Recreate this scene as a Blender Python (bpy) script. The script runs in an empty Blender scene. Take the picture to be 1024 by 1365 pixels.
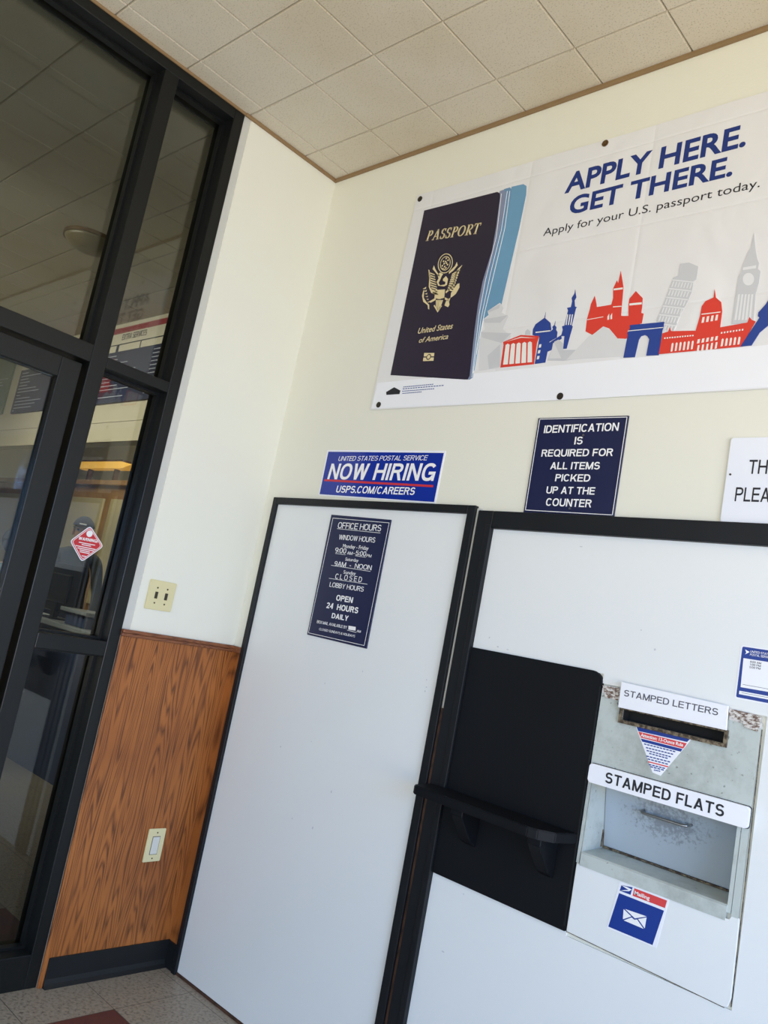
import bpy, bmesh, math, random
from mathutils import Vector, Matrix
random.seed(7)
S = bpy.context.scene
COL = S.collection
# ------------------------------------------------------------------ camera, world, light, exposure
cam = bpy.data.cameras.new('camera'); camo = bpy.data.objects.new('camera', cam); COL.objects.link(camo)
CR, CU, CF = Vector((0.72322901, 0.66368027, 0.19096673)), Vector((-0.03875015, -0.23708578, 0.97071559)), Vector((-0.68952029, 0.70944967, 0.1457496))
m3 = Matrix((CR, CU, -CF)).transposed().to_4x4()
camo.matrix_world = Matrix.Translation((2.99385, -2.29658, 1.54304)) @ m3
cam.sensor_fit = 'VERTICAL'; cam.sensor_height = 36.0; cam.sensor_width = 27.0
cam.lens = 1085.2494 / 1365 * 36.0
cam.clip_start = 0.02
S.camera = camo
w = bpy.data.worlds.new('daylight'); S.world = w; w.use_nodes = True
w.node_tree.nodes['Background'].inputs[0].default_value = (0.87, 1.0, 0.86, 1)
w.node_tree.nodes['Background'].inputs[1].default_value = 1.6
def area(name, loc, target, sx, sy, power, col, spread=180):
    l = bpy.data.lights.new(name, 'AREA'); l.shape = 'RECTANGLE'; l.size = sx; l.size_y = sy; l.energy = power; l.color = col; l.spread = math.radians(spread)
    o = bpy.data.objects.new(name, l); COL.objects.link(o); o.location = loc
    o.rotation_euler = (Vector(target) - Vector(loc)).to_track_quat('-Z', 'Y').to_euler()
    return o
# each window gives blue sky light from above and warm light bounced off the pavement from below
area('sky_through_right_window', (5.95, -2.6, 1.9), (1.95, -2.4, -2.6), 3.6, 1.8, 160, (0.11, 0.40, 1.0), 150)
area('pavement_light_right_window', (5.95, -2.6, 0.9), (1.95, -2.4, 5.0), 3.6, 1.2, 116, (1.0, 0.82, 0.64), 150)
area('sky_through_rear_window', (2.8, -5.3, 1.9), (2.6, -1.3, -2.6), 4.6, 1.8, 50, (0.11, 0.36, 1.0), 150)
area('pavement_light_rear_window', (2.8, -5.3, 0.9), (2.6, -1.3, 7.0), 4.6, 1.2, 62, (1.0, 0.76, 0.52), 130)
area('counter_room_fill', (-3.2, -1.3, 3.6), (-3.2, 0.8, 2.3), 3.0, 0.5, 62, (1.0, 0.93, 0.80), 100)  # added unseen lamp, aimed to brighten soffit and menu boards, not the ceiling
area('staff_side_fill', (-5.5, 1.4, 3.5), (-6.6, 2.6, 1.8), 4.5, 0.4, 120, (1.0, 0.94, 0.80))  # added unseen lamp that brightens the staff side behind the glass
S.view_settings.view_transform = 'Standard'; S.view_settings.look = 'None'
S.view_settings.gamma = 1.0; S.view_settings.use_curve_mapping = False
S.view_settings.exposure = 0.05
S.cycles.max_bounces = 8; S.cycles.transparent_max_bounces = 16

# ------------------------------------------------------------------ materials
def lin(c):
    return tuple(((v / 255) / 12.92 if v <= 10 else ((v / 255 + 0.055) / 1.055) ** 2.4) for v in c) + (1,)
class NM:
    def __init__(s, name):
        s.m = bpy.data.materials.new(name); s.m.use_nodes = True; s.t = s.m.node_tree; s.b = s.t.nodes['Principled BSDF']
    def n(s, kind, **kw):
        nd = s.t.nodes.new(kind)
        for k, v in kw.items():
            if hasattr(nd, k): setattr(nd, k, v)
            else: nd.inputs[k].default_value = v
        return nd
    def l(s, a, b): s.t.links.new(a, b)
def mat(name, col, rough=0.6, metal=0.0, var=0.06, scale=6.0, bump=0.0, bscale=60.0, spec=0.5, emit=None, estr=0.0):
    q = NM(name); c = lin(col)
    q.b.inputs['Roughness'].default_value = rough; q.b.inputs['Metallic'].default_value = metal
    q.b.inputs['Specular IOR Level'].default_value = spec
    tc = q.n('ShaderNodeTexCoord')
    nz = q.n('ShaderNodeTexNoise'); nz.inputs['Scale'].default_value = scale; nz.inputs['Detail'].default_value = 5
    q.l(tc.outputs['Object'], nz.inputs['Vector'])
    mx = q.n('ShaderNodeMix', data_type='RGBA')
    mx.inputs[6].default_value = tuple(v * (1 - var) for v in c[:3]) + (1,)
    mx.inputs[7].default_value = tuple(min(1, v * (1 + var)) for v in c[:3]) + (1,)
    q.l(nz.outputs[0], mx.inputs[0]); q.l(mx.outputs[2], q.b.inputs['Base Color'])
    if bump:
        n2 = q.n('ShaderNodeTexNoise'); n2.inputs['Scale'].default_value = bscale; n2.inputs['Detail'].default_value = 3
        q.l(tc.outputs['Object'], n2.inputs['Vector'])
        bp = q.n('ShaderNodeBump'); bp.inputs['Strength'].default_value = bump; bp.inputs['Distance'].default_value = 0.004
        q.l(n2.outputs[0], bp.inputs['Height']); q.l(bp.outputs[0], q.b.inputs['Normal'])
    if emit:
        q.b.inputs['Emission Color'].default_value = lin(emit); q.b.inputs['Emission Strength'].default_value = estr
    return q.m
def spotted(name, base, spot, scale, lo, hi, rough=0.6, detail=6, stretch=(1, 1, 1), bump=0.0):
    """base colour with irregular stains or chips"""
    q = NM(name); q.b.inputs['Roughness'].default_value = rough
    tc = q.n('ShaderNodeTexCoord'); mp = q.n('ShaderNodeMapping'); mp.inputs['Scale'].default_value = stretch
    q.l(tc.outputs['Object'], mp.inputs[0])
    nz = q.n('ShaderNodeTexNoise'); nz.inputs['Scale'].default_value = scale; nz.inputs['Detail'].default_value = detail; nz.inputs['Roughness'].default_value = 0.65
    q.l(mp.outputs[0], nz.inputs['Vector'])
    rp = q.n('ShaderNodeValToRGB'); rp.color_ramp.elements[0].position = lo; rp.color_ramp.elements[1].position = hi
    rp.color_ramp.elements[0].color = lin(base); rp.color_ramp.elements[1].color = lin(spot)
    q.l(nz.outputs[0], rp.inputs[0]); q.l(rp.outputs[0], q.b.inputs['Base Color'])
    if bump:
        bp = q.n('ShaderNodeBump'); bp.inputs['Strength'].default_value = bump; bp.inputs['Distance'].default_value = 0.002
        q.l(nz.outputs[0], bp.inputs['Height']); q.l(bp.outputs[0], q.b.inputs['Normal'])
    return q.m
def wood(name, dark, light, axis_scale=(1, 9, 0.8), ring=2.2):
    q = NM(name); q.b.inputs['Roughness'].default_value = 0.48
    tc = q.n('ShaderNodeTexCoord'); mp = q.n('ShaderNodeMapping'); mp.inputs['Scale'].default_value = axis_scale
    q.l(tc.outputs['Object'], mp.inputs[0])
    nz = q.n('ShaderNodeTexNoise'); nz.inputs['Scale'].default_value = ring; nz.inputs['Detail'].default_value = 1.5
    q.l(mp.outputs[0], nz.inputs['Vector'])
    mu = q.n('ShaderNodeMath', operation='MULTIPLY'); mu.inputs[1].default_value = 20.0; q.l(nz.outputs[0], mu.inputs[0])
    fr = q.n('ShaderNodeMath', operation='PINGPONG'); fr.inputs[1].default_value = 0.5; q.l(mu.outputs[0], fr.inputs[0])
    mp2 = q.n('ShaderNodeMapping'); mp2.inputs['Scale'].default_value = tuple(v * f for v, f in zip(axis_scale, (40, 14, 4)))
    q.l(tc.outputs['Object'], mp2.inputs[0])
    n2 = q.n('ShaderNodeTexNoise'); n2.inputs['Scale'].default_value = 1.6; n2.inputs['Detail'].default_value = 4; q.l(mp2.outputs[0], n2.inputs['Vector'])
    ad = q.n('ShaderNodeMath', operation='MULTIPLY_ADD'); ad.inputs[1].default_value = 1.1; ad.inputs[2].default_value = -0.06; q.l(fr.outputs[0], ad.inputs[0])
    a2 = q.n('ShaderNodeMath', operation='ADD'); q.l(ad.outputs[0], a2.inputs[0]); q.l(n2.outputs[0], a2.inputs[1])
    rp = q.n('ShaderNodeValToRGB'); e = rp.color_ramp.elements
    e[0].position = 0.36; e[0].color = lin(dark); e[1].position = 0.80; e[1].color = lin(light)
    q.l(a2.outputs[0], rp.inputs[0])
    n3 = q.n('ShaderNodeTexNoise'); n3.inputs['Scale'].default_value = 3.0; n3.inputs['Detail'].default_value = 3; q.l(tc.outputs['Object'], n3.inputs['Vector'])
    mx = q.n('ShaderNodeMix', data_type='RGBA', blend_type='MULTIPLY'); mx.inputs[0].default_value = 1.0
    r3 = q.n('ShaderNodeValToRGB'); r3.color_ramp.elements[0].position = 0.3; r3.color_ramp.elements[0].color = (0.72, 0.66, 0.6, 1); r3.color_ramp.elements[1].position = 0.62; r3.color_ramp.elements[1].color = (1, 1, 1, 1)
    q.l(n3.outputs[0], r3.inputs[0]); q.l(rp.outputs[0], mx.inputs[6]); q.l(r3.outputs[0], mx.inputs[7])
    q.l(mx.outputs[2], q.b.inputs['Base Color'])
    return q.m
def ceiling_mat():
    q = NM('ceiling_tile'); q.b.inputs['Roughness'].default_value = 0.9
    tc = q.n('ShaderNodeTexCoord')
    v = q.n('ShaderNodeTexNoise'); v.inputs['Scale'].default_value = 190; v.inputs['Detail'].default_value = 3; q.l(tc.outputs['Object'], v.inputs['Vector'])
    rp = q.n('ShaderNodeValToRGB'); e = rp.color_ramp.elements
    e[0].position = 0.34; e[0].color = lin((176, 168, 150)); e[1].position = 0.42; e[1].color = lin((206, 199, 184))
    q.l(v.outputs[0], rp.inputs[0])
    n = q.n('ShaderNodeTexNoise'); n.inputs['Scale'].default_value = 1.3; n.inputs['Detail'].default_value = 3; q.l(tc.outputs['Object'], n.inputs['Vector'])
    mx = q.n('ShaderNodeMix', data_type='RGBA', blend_type='MULTIPLY'); mx.inputs[0].default_value = 1
    r2 = q.n('ShaderNodeValToRGB'); r2.color_ramp.elements[0].color = (0.9, 0.87, 0.8, 1); r2.color_ramp.elements[0].position = 0.35; r2.color_ramp.elements[1].position = 0.6
    q.l(n.outputs[0], r2.inputs[0]); q.l(rp.outputs[0], mx.inputs[6]); q.l(r2.outputs[0], mx.inputs[7]); q.l(mx.outputs[2], q.b.inputs['Base Color'])
    bp = q.n('ShaderNodeBump'); bp.inputs['Strength'].default_value = 0.3; bp.inputs['Distance'].default_value = 0.002
    q.l(v.outputs[0], bp.inputs['Height']); q.l(bp.outputs[0], q.b.inputs['Normal'])
    return q.m
def floor_mat():
    q = NM('vinyl_floor_tile'); q.b.inputs['Roughness'].default_value = 0.42
    tc = q.n('ShaderNodeTexCoord'); sp = q.n('ShaderNodeSeparateXYZ'); q.l(tc.outputs['Object'], sp.inputs[0])
    def M(op, a, b=None):
        nd = q.n('ShaderNodeMath', operation=op)
        for i, vv in enumerate((a, b)):
            if vv is None: continue
            if isinstance(vv, (int, float)): nd.inputs[i].default_value = vv
            else: q.l(vv, nd.inputs[i])
        return nd.outputs[0]
    u = M('DIVIDE', M('SUBTRACT', sp.outputs[0], 0.256), 0.335); v = M('DIVIDE', M('ADD', sp.outputs[1], 0.379), 0.335)
    iu, iv = M('FLOOR', u), M('FLOOR', v); fu, fv = M('SUBTRACT', u, iu), M('SUBTRACT', v, iv)
    ru = M('LESS_THAN', M('ABSOLUTE', M('SUBTRACT', M('FLOORED_MODULO', iu, 3), 0)), 0.5)
    rv = M('LESS_THAN', M('ABSOLUTE', M('SUBTRACT', M('FLOORED_MODULO', iv, 3), 2)), 0.5)
    red = M('MULTIPLY', M('MULTIPLY', ru, rv), M('GREATER_THAN', sp.outputs[0], -0.9))
    nz = q.n('ShaderNodeTexNoise'); nz.inputs['Scale'].default_value = 75; nz.inputs['Detail'].default_value = 6; nz.inputs['Roughness'].default_value = 0.7; q.l(tc.outputs['Object'], nz.inputs['Vector'])
    rp = q.n('ShaderNodeValToRGB'); e = rp.color_ramp.elements
    e[0].position = 0.33; e[0].color = lin((84, 77, 68)); e[1].position = 0.48; e[1].color = lin((148, 138, 122))
    x = e.new(0.7); x.color = lin((164, 155, 140))
    q.l(nz.outputs[0], rp.inputs[0])
    r2 = q.n('ShaderNodeValToRGB'); r2.color_ramp.elements[0].color = lin((80, 45, 43)); r2.color_ramp.elements[1].color = lin((106, 62, 58)); q.l(nz.outputs[0], r2.inputs[0])
    mx = q.n('ShaderNodeMix', data_type='RGBA'); q.l(red, mx.inputs[0]); q.l(rp.outputs[0], mx.inputs[6]); q.l(r2.outputs[0], mx.inputs[7])
    g = M('MAXIMUM', M('GREATER_THAN', M('ABSOLUTE', M('SUBTRACT', fu, 0.5)), 0.4955), M('GREATER_THAN', M('ABSOLUTE', M('SUBTRACT', fv, 0.5)), 0.4955))
    m2 = q.n('ShaderNodeMix', data_type='RGBA'); q.l(g, m2.inputs[0]); q.l(mx.outputs[2], m2.inputs[6]); m2.inputs[7].default_value = lin((84, 76, 68))
    q.l(m2.outputs[2], q.b.inputs['Base Color'])
    return q.m
def glass_mat(name='tinted_glass', tint=(0.70, 0.73, 0.71), refl=0.040):
    q = NM(name); t = q.t; t.nodes.remove(q.b); out = t.nodes['Material Output']
    tr = q.n('ShaderNodeBsdfTransparent'); tr.inputs[0].default_value = tint + (1,)
    gl = q.n('ShaderNodeBsdfGlossy'); gl.inputs['Roughness'].default_value = 0.0; gl.inputs[0].default_value = (1, 1, 1, 1)
    fr = q.n('ShaderNodeFresnel'); fr.inputs['IOR'].default_value = 1.5
    ad = q.n('ShaderNodeMath', operation='ADD'); ad.inputs[1].default_value = refl - 0.04; q.l(fr.outputs[0], ad.inputs[0])
    mx = q.n('ShaderNodeMixShader'); q.l(ad.outputs[0], mx.inputs[0]); q.l(tr.outputs[0], mx.inputs[1]); q.l(gl.outputs[0], mx.inputs[2])
    q.l(mx.outputs[0], out.inputs['Surface'])
    return q.m
def steel_mat():
    q = NM('aged_grey_paint'); q.b.inputs['Roughness'].default_value = 0.45
    tc = q.n('ShaderNodeTexCoord')
    nz = q.n('ShaderNodeTexNoise'); nz.inputs['Scale'].default_value = 5; nz.inputs['Detail'].default_value = 8; nz.inputs['Roughness'].default_value = 0.7; q.l(tc.outputs['Object'], nz.inputs['Vector'])
    rp = q.n('ShaderNodeValToRGB'); e = rp.color_ramp.elements
    e[0].position = 0.32; e[0].color = lin((150, 156, 150)); e[1].position = 0.55; e[1].color = lin((186, 194, 190))
    q.l(nz.outputs[0], rp.inputs[0])
    n2 = q.n('ShaderNodeTexNoise'); n2.inputs['Scale'].default_value = 70; n2.inputs['Detail'].default_value = 4; q.l(tc.outputs['Object'], n2.inputs['Vector'])
    r2 = q.n('ShaderNodeValToRGB'); r2.color_ramp.elements[0].position = 0.27; r2.color_ramp.elements[0].color = (0.45, 0.45, 0.43, 1); r2.color_ramp.elements[1].position = 0.33
    q.l(n2.outputs[0], r2.inputs[0])
    mx = q.n('ShaderNodeMix', data_type='RGBA', blend_type='MULTIPLY'); mx.inputs[0].default_value = 1; q.l(rp.outputs[0], mx.inputs[6]); q.l(r2.outputs[0], mx.inputs[7])
    q.l(mx.outputs[2], q.b.inputs['Base Color'])
    return q.m
def banner_mat():
    q = NM('white_vinyl'); q.b.inputs['Roughness'].default_value = 0.5; q.b.inputs['Base Color'].default_value = lin((224, 224, 226))
    tc = q.n('ShaderNodeTexCoord'); sp = q.n('ShaderNodeSeparateXYZ'); q.l(tc.outputs['Object'], sp.inputs[0])
    n = q.n('ShaderNodeTexNoise'); n.inputs['Scale'].default_value = 2.6; n.inputs['Detail'].default_value = 2; n.inputs['Distortion'].default_value = 0.8; q.l(tc.outputs['Object'], n.inputs['Vector'])
    def fold(out, freq, off, width):
        a = q.n('ShaderNodeMath', operation='MULTIPLY_ADD'); a.inputs[1].default_value = freq; a.inputs[2].default_value = off; q.l(out, a.inputs[0])
        b = q.n('ShaderNodeMath', operation='PINGPONG'); b.inputs[1].default_value = 0.5; q.l(a.outputs[0], b.inputs[0])
        c = q.n('ShaderNodeMath', operation='SMOOTH_MIN'); c.inputs[1].default_value = width; c.inputs[2].default_value = width; q.l(b.outputs[0], c.inputs[0])
        return c.outputs[0]
    f1 = fold(sp.outputs[0], 2.0, 0.62, 0.02); f2 = fold(sp.outputs[2], 3.2, 0.25, 0.02)
    s = q.n('ShaderNodeMath', operation='ADD'); q.l(f1, s.inputs[0]); q.l(f2, s.inputs[1])
    s2 = q.n('ShaderNodeMath', operation='MULTIPLY_ADD'); s2.inputs[1].default_value = 12.0; q.l(s.outputs[0], s2.inputs[0])
    s3 = q.n('ShaderNodeMath', operation='MULTIPLY'); s3.inputs[1].default_value = 4.0; q.l(n.outputs[0], s3.inputs[0]); q.l(s3.outputs[0], s2.inputs[2])
    bp = q.n('ShaderNodeBump'); bp.inputs['Strength'].default_value = 0.5; bp.inputs['Distance'].default_value = 0.008; q.l(s2.outputs[0], bp.inputs['Height']); q.l(bp.outputs[0], q.b.inputs['Normal'])
    return q.m
def flap_mat():
    q = NM('scuffed_flap_paint'); q.b.inputs['Roughness'].default_value = 0.4
    tc = q.n('ShaderNodeTexCoord'); mp = q.n('ShaderNodeMapping'); mp.inputs['Location'].default_value = (-2.012 * 9, 0, -1.178 * 20); mp.inputs['Scale'].default_value = (9, 0, 20)
    q.l(tc.outputs['Object'], mp.inputs[0]); ln = q.n('ShaderNodeVectorMath', operation='LENGTH'); q.l(mp.outputs[0], ln.inputs[0])
    nz = q.n('ShaderNodeTexNoise'); nz.inputs['Scale'].default_value = 85; nz.inputs['Detail'].default_value = 5; nz.inputs['Roughness'].default_value = 0.7; q.l(tc.outputs['Object'], nz.inputs['Vector'])
    a = q.n('ShaderNodeMath', operation='MULTIPLY_ADD'); a.inputs[1].default_value = 0.22; a.inputs[2].default_value = 0.28; q.l(ln.outputs['Value'], a.inputs[0])
    s = q.n('ShaderNodeMath', operation='SUBTRACT'); q.l(nz.outputs[0], s.inputs[0]); q.l(a.outputs[0], s.inputs[1])
    rp = q.n('ShaderNodeValToRGB'); e = rp.color_ramp.elements; e[0].position = 0.0; e[0].color = lin((166, 178, 188)); e[1].position = 0.16; e[1].color = lin((134, 142, 149))
    q.l(s.outputs[0], rp.inputs[0]); q.l(rp.outputs[0], q.b.inputs['Base Color'])
    return q.m
M = dict(
    wall=mat('cream_wall_paint', (226, 225, 212), 0.6, var=0.02, scale=2, bump=0.12, bscale=90),
    white=mat('white_gloss_paint', (226, 229, 229), 0.45, var=0.02, scale=2.5, bump=0.08, bscale=40),
    bead=mat('grey_white_corner_bead', (196, 196, 190), 0.5),
    frame=mat('black_bronze_metal', (17, 19, 19), 0.36, spec=0.35, var=0.2, scale=9),
    frame2=mat('black_enamel_trim', (21, 24, 28), 0.45, spec=0.3, var=0.25, scale=7, bump=0.1, bscale=30),
    panel=mat('flat_black_board', (11, 14, 19), 0.55, var=0.3, scale=4, bump=0.05, bscale=20, spec=0.2),
    rubber=mat('black_cove_rubber', (20, 23, 25), 0.5, spec=0.35, var=0.3, scale=8),
    oak=wood('oak_veneer', (98, 53, 21), (168, 101, 46), (1, 7.5, 0.6), 1.6),
    oaktrim=wood('oak_moulding', (92, 50, 28), (140, 86, 54), (9, 1, 9)),
    brown=wood('brown_strip', (44, 30, 22), (84, 58, 44)),
    ctrim=mat('brown_ceiling_moulding', (138, 112, 78), 0.6, var=0.15, scale=14),
    ceil=ceiling_mat(), floor=floor_mat(), glass=glass_mat(), steel=steel_mat(), vinyl=banner_mat(),
    ivory=mat('ivory_plastic', (214, 205, 160), 0.4, var=0.03), rocker=mat('white_rocker', (205, 205, 198), 0.35, var=0.02),
    dark=mat('dark_brown_plastic', (52, 44, 30), 0.5), blackp=mat('dark_slot', (12, 12, 12), 0.8),
    navy=mat('navy_sign_enamel', (25, 31, 68), 0.35, var=0.08), blue=mat('postal_blue_vinyl', (22, 48, 150), 0.16, var=0.1, scale=4, bump=0.25, bscale=9),
    mailblue=mat('sticker_blue', (10, 52, 138), 0.35, var=0.03), red=mat('sign_red', (200, 44, 52), 0.4, var=0.03), salmon=mat('sticker_red', (214, 66, 68), 0.4, var=0.03),
    swhite=mat('sign_white', (236, 238, 244), 0.4, var=0.02), gloss=mat('glossy_white_plate', (232, 236, 246), 0.06, var=0.01, spec=0.9), letter=mat('letter_white', (240, 240, 240), 0.45, var=0.01),
    ink=mat('black_ink', (22, 24, 34), 0.5), greyink=mat('grey_ink', (82, 82, 94), 0.5), inkblue=mat('blue_ink', (10, 44, 118), 0.45),
    artred=mat('banner_red', (214, 58, 44), 0.5, var=0.05), artblue=mat('banner_blue', (32, 62, 142), 0.5, var=0.08), artwhite=mat('banner_white', (232, 230, 226), 0.5, var=0.01),
    g1=mat('banner_pale_grey', (212, 213, 216), 0.5, var=0.02), g2=mat('banner_grey', (196, 198, 203), 0.5, var=0.05), gl=mat('banner_light_stripe', (222, 223, 226), 0.5, var=0.01),
    cover=mat('passport_navy', (34, 25, 48), 0.5, var=0.12, scale=5), page1=mat('page_lilac', (128, 138, 166), 0.5), page2=mat('page_pale_blue', (104, 142, 178), 0.5, var=0.1), page3=mat('page_blue', (104, 152, 186), 0.5, var=0.16, scale=4),
    gold=mat('pale_gold_print', (222, 206, 160), 0.45, var=0.08, scale=30), goldd=mat('dull_gold_print', (150, 130, 88), 0.5, var=0.15, scale=40),
    chrome=mat('brushed_steel', (168, 170, 172), 0.3, metal=1.0), brass=mat('dark_brass', (120, 96, 66), 0.35, metal=0.9), grom=mat('dark_grommet', (66, 60, 54), 0.4, metal=0.6),
    rust=spotted('rusty_seam', (58, 46, 36), (128, 116, 94), 60, 0.45, 0.6, 0.8), residue=spotted('torn_adhesive', (108, 86, 74), (214, 210, 204), 70, 0.44, 0.56, 0.9, bump=0.6, stretch=(1, 1, 2)), residue2=spotted('peeled_paint', (208, 206, 204), (150, 140, 134), 60, 0.5, 0.62, 0.9, bump=0.5),
    scuff=flap_mat(),
    cream=mat('cream_soffit_paint', (196, 186, 160), 0.6, var=0.03), counter=mat('blue_grey_laminate', (62, 74, 104), 0.5, var=0.1), ctop=mat('pale_laminate', (150, 156, 158), 0.4),
    cabw=wood('light_oak_frame', (140, 104, 66), (176, 138, 94), (9, 1, 0.8)), bowl=mat('smoked_bowl_glass', (104, 96, 70), 0.3), cabp=mat('cream_panel', (186, 172, 134), 0.6, var=0.04), monitor=mat('black_plastic', (20, 22, 26), 0.4), amber=mat('amber_lens', (230, 180, 84), 0.5, emit=(236, 176, 76), estr=0.75),
    menuw=mat('menu_cream', (206, 198, 176), 0.6, var=0.02), menun=mat('menu_navy', (26, 33, 62), 0.5, var=0.2, scale=10), menur=mat('menu_red', (150, 52, 56), 0.5, var=0.1), menuc=mat('menu_crimson', (110, 32, 46), 0.5, var=0.3, scale=16), menug=mat('menu_green', (84, 108, 82), 0.5, var=0.3), menut=mat('menu_pale_print', (186, 190, 204), 0.5),
    skin=mat('skin', (178, 128, 106), 0.55, var=0.04), cap=mat('charcoal_cap_cloth', (66, 66, 76), 0.85, var=0.08, bump=0.2), capb=mat('black_cap_cloth', (30, 32, 34), 0.85), shirt=mat('dark_grey_shirt', (56, 60, 62), 0.85, var=0.08), shirtb=mat('blue_grey_shirt', (98, 122, 140), 0.85, var=0.08), trous=mat('navy_trousers', (30, 34, 50), 0.9), hair=mat('dark_hair', (34, 28, 24), 0.8), shoe=mat('black_shoe', (18, 18, 18), 0.4),
)

# measured drawings of the printed surfaces, in metres on their wall
TEXT = {"hours_mid": [["OFFICE HOURS", 0.5267, 0.7754, 1.9341, 1.9595], ["WINDOW HOURS", 0.5474, 0.7556, 1.887, 1.9076], ["9:00", 0.5401, 0.6056, 1.8317, 1.8525], ["5:00", 0.6624, 0.7205, 1.8293, 1.8483], ["9AM  -  NOON", 0.5524, 0.7656, 1.777, 1.7964], ["C L O S E D", 0.5725, 0.7256, 1.7248, 1.7461], ["LOBBY HOURS", 0.5488, 0.7459, 1.6893, 1.7087]], "hours_small": [["Monday - Friday", 0.5798, 0.7282, 1.855, 1.8702], ["AM", 0.6135, 0.6443, 1.8289, 1.8418], ["-", 0.6486, 0.6571, 1.832, 1.8439], ["PM", 0.7247, 0.7518, 1.8272, 1.8385], ["Saturday", 0.6102, 0.6864, 1.8033, 1.816], ["Sunday", 0.6145, 0.6852, 1.7498, 1.7634], ["BOX MAIL AVAILABLE BY", 0.519, 0.6958, 1.5354, 1.5469], ["AM", 0.7528, 0.7743, 1.5313, 1.5401], ["CLOSED SUNDAYS & HOLIDAYS", 0.5406, 0.7489, 1.5092, 1.5184]], "hours_bold": [["OPEN", 0.6029, 0.6981, 1.6385, 1.6617], ["24  HOURS", 0.556, 0.7391, 1.602, 1.6254], ["DAILY", 0.5977, 0.6934, 1.5661, 1.587]], "hiring_top": [["UNITED STATES POSTAL SERVICE", 0.4372, 0.9407, 2.2271, 2.2471]], "hiring_big": [["NOW HIRING", 0.3911, 0.9937, 2.1449, 2.2147]], "hiring_web": [["USPS.COM/CAREERS", 0.4627, 0.907, 2.0876, 2.1177]], "id": [["IDENTIFICATION", 1.4472, 1.7261, 2.3205, 2.3479], ["IS", 1.5735, 1.6038, 2.2775, 2.3038], ["REQUIRED FOR", 1.4533, 1.7201, 2.2362, 2.2614], ["ALL ITEMS", 1.4968, 1.6812, 2.1915, 2.2163], ["PICKED", 1.5234, 1.6536, 2.15, 2.1746], ["UP AT THE", 1.4969, 1.6774, 2.1071, 2.1317], ["COUNTER", 1.5031, 1.6727, 2.0647, 2.0909]], "sl": [["STAMPED LETTERS", 1.8852, 2.1573, 1.5021, 1.5202]], "sf": [["STAMPED FLATS", 1.8674, 2.2056, 1.2504, 1.2802]], "mail": [["Mailing", 1.9933, 2.037, 0.9828, 0.9921]], "tri": [["Attention: 13-Ounce Rule", 1.9471, 2.0705, 1.4001, 1.4089]], "apply": [["APPLY HERE.", 1.3604, 2.0083, 3.2482, 3.3235], ["GET THERE.", 1.3948, 1.9795, 3.154, 3.221]], "applyfor": [["Apply for your U.S. passport today.", 1.2987, 2.0701, 3.0894, 3.1189]], "us": [["United States", 0.7604, 0.9431, 2.7675, 2.7919], ["of America", 0.7759, 0.9288, 2.7259, 2.7479]]}
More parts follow.
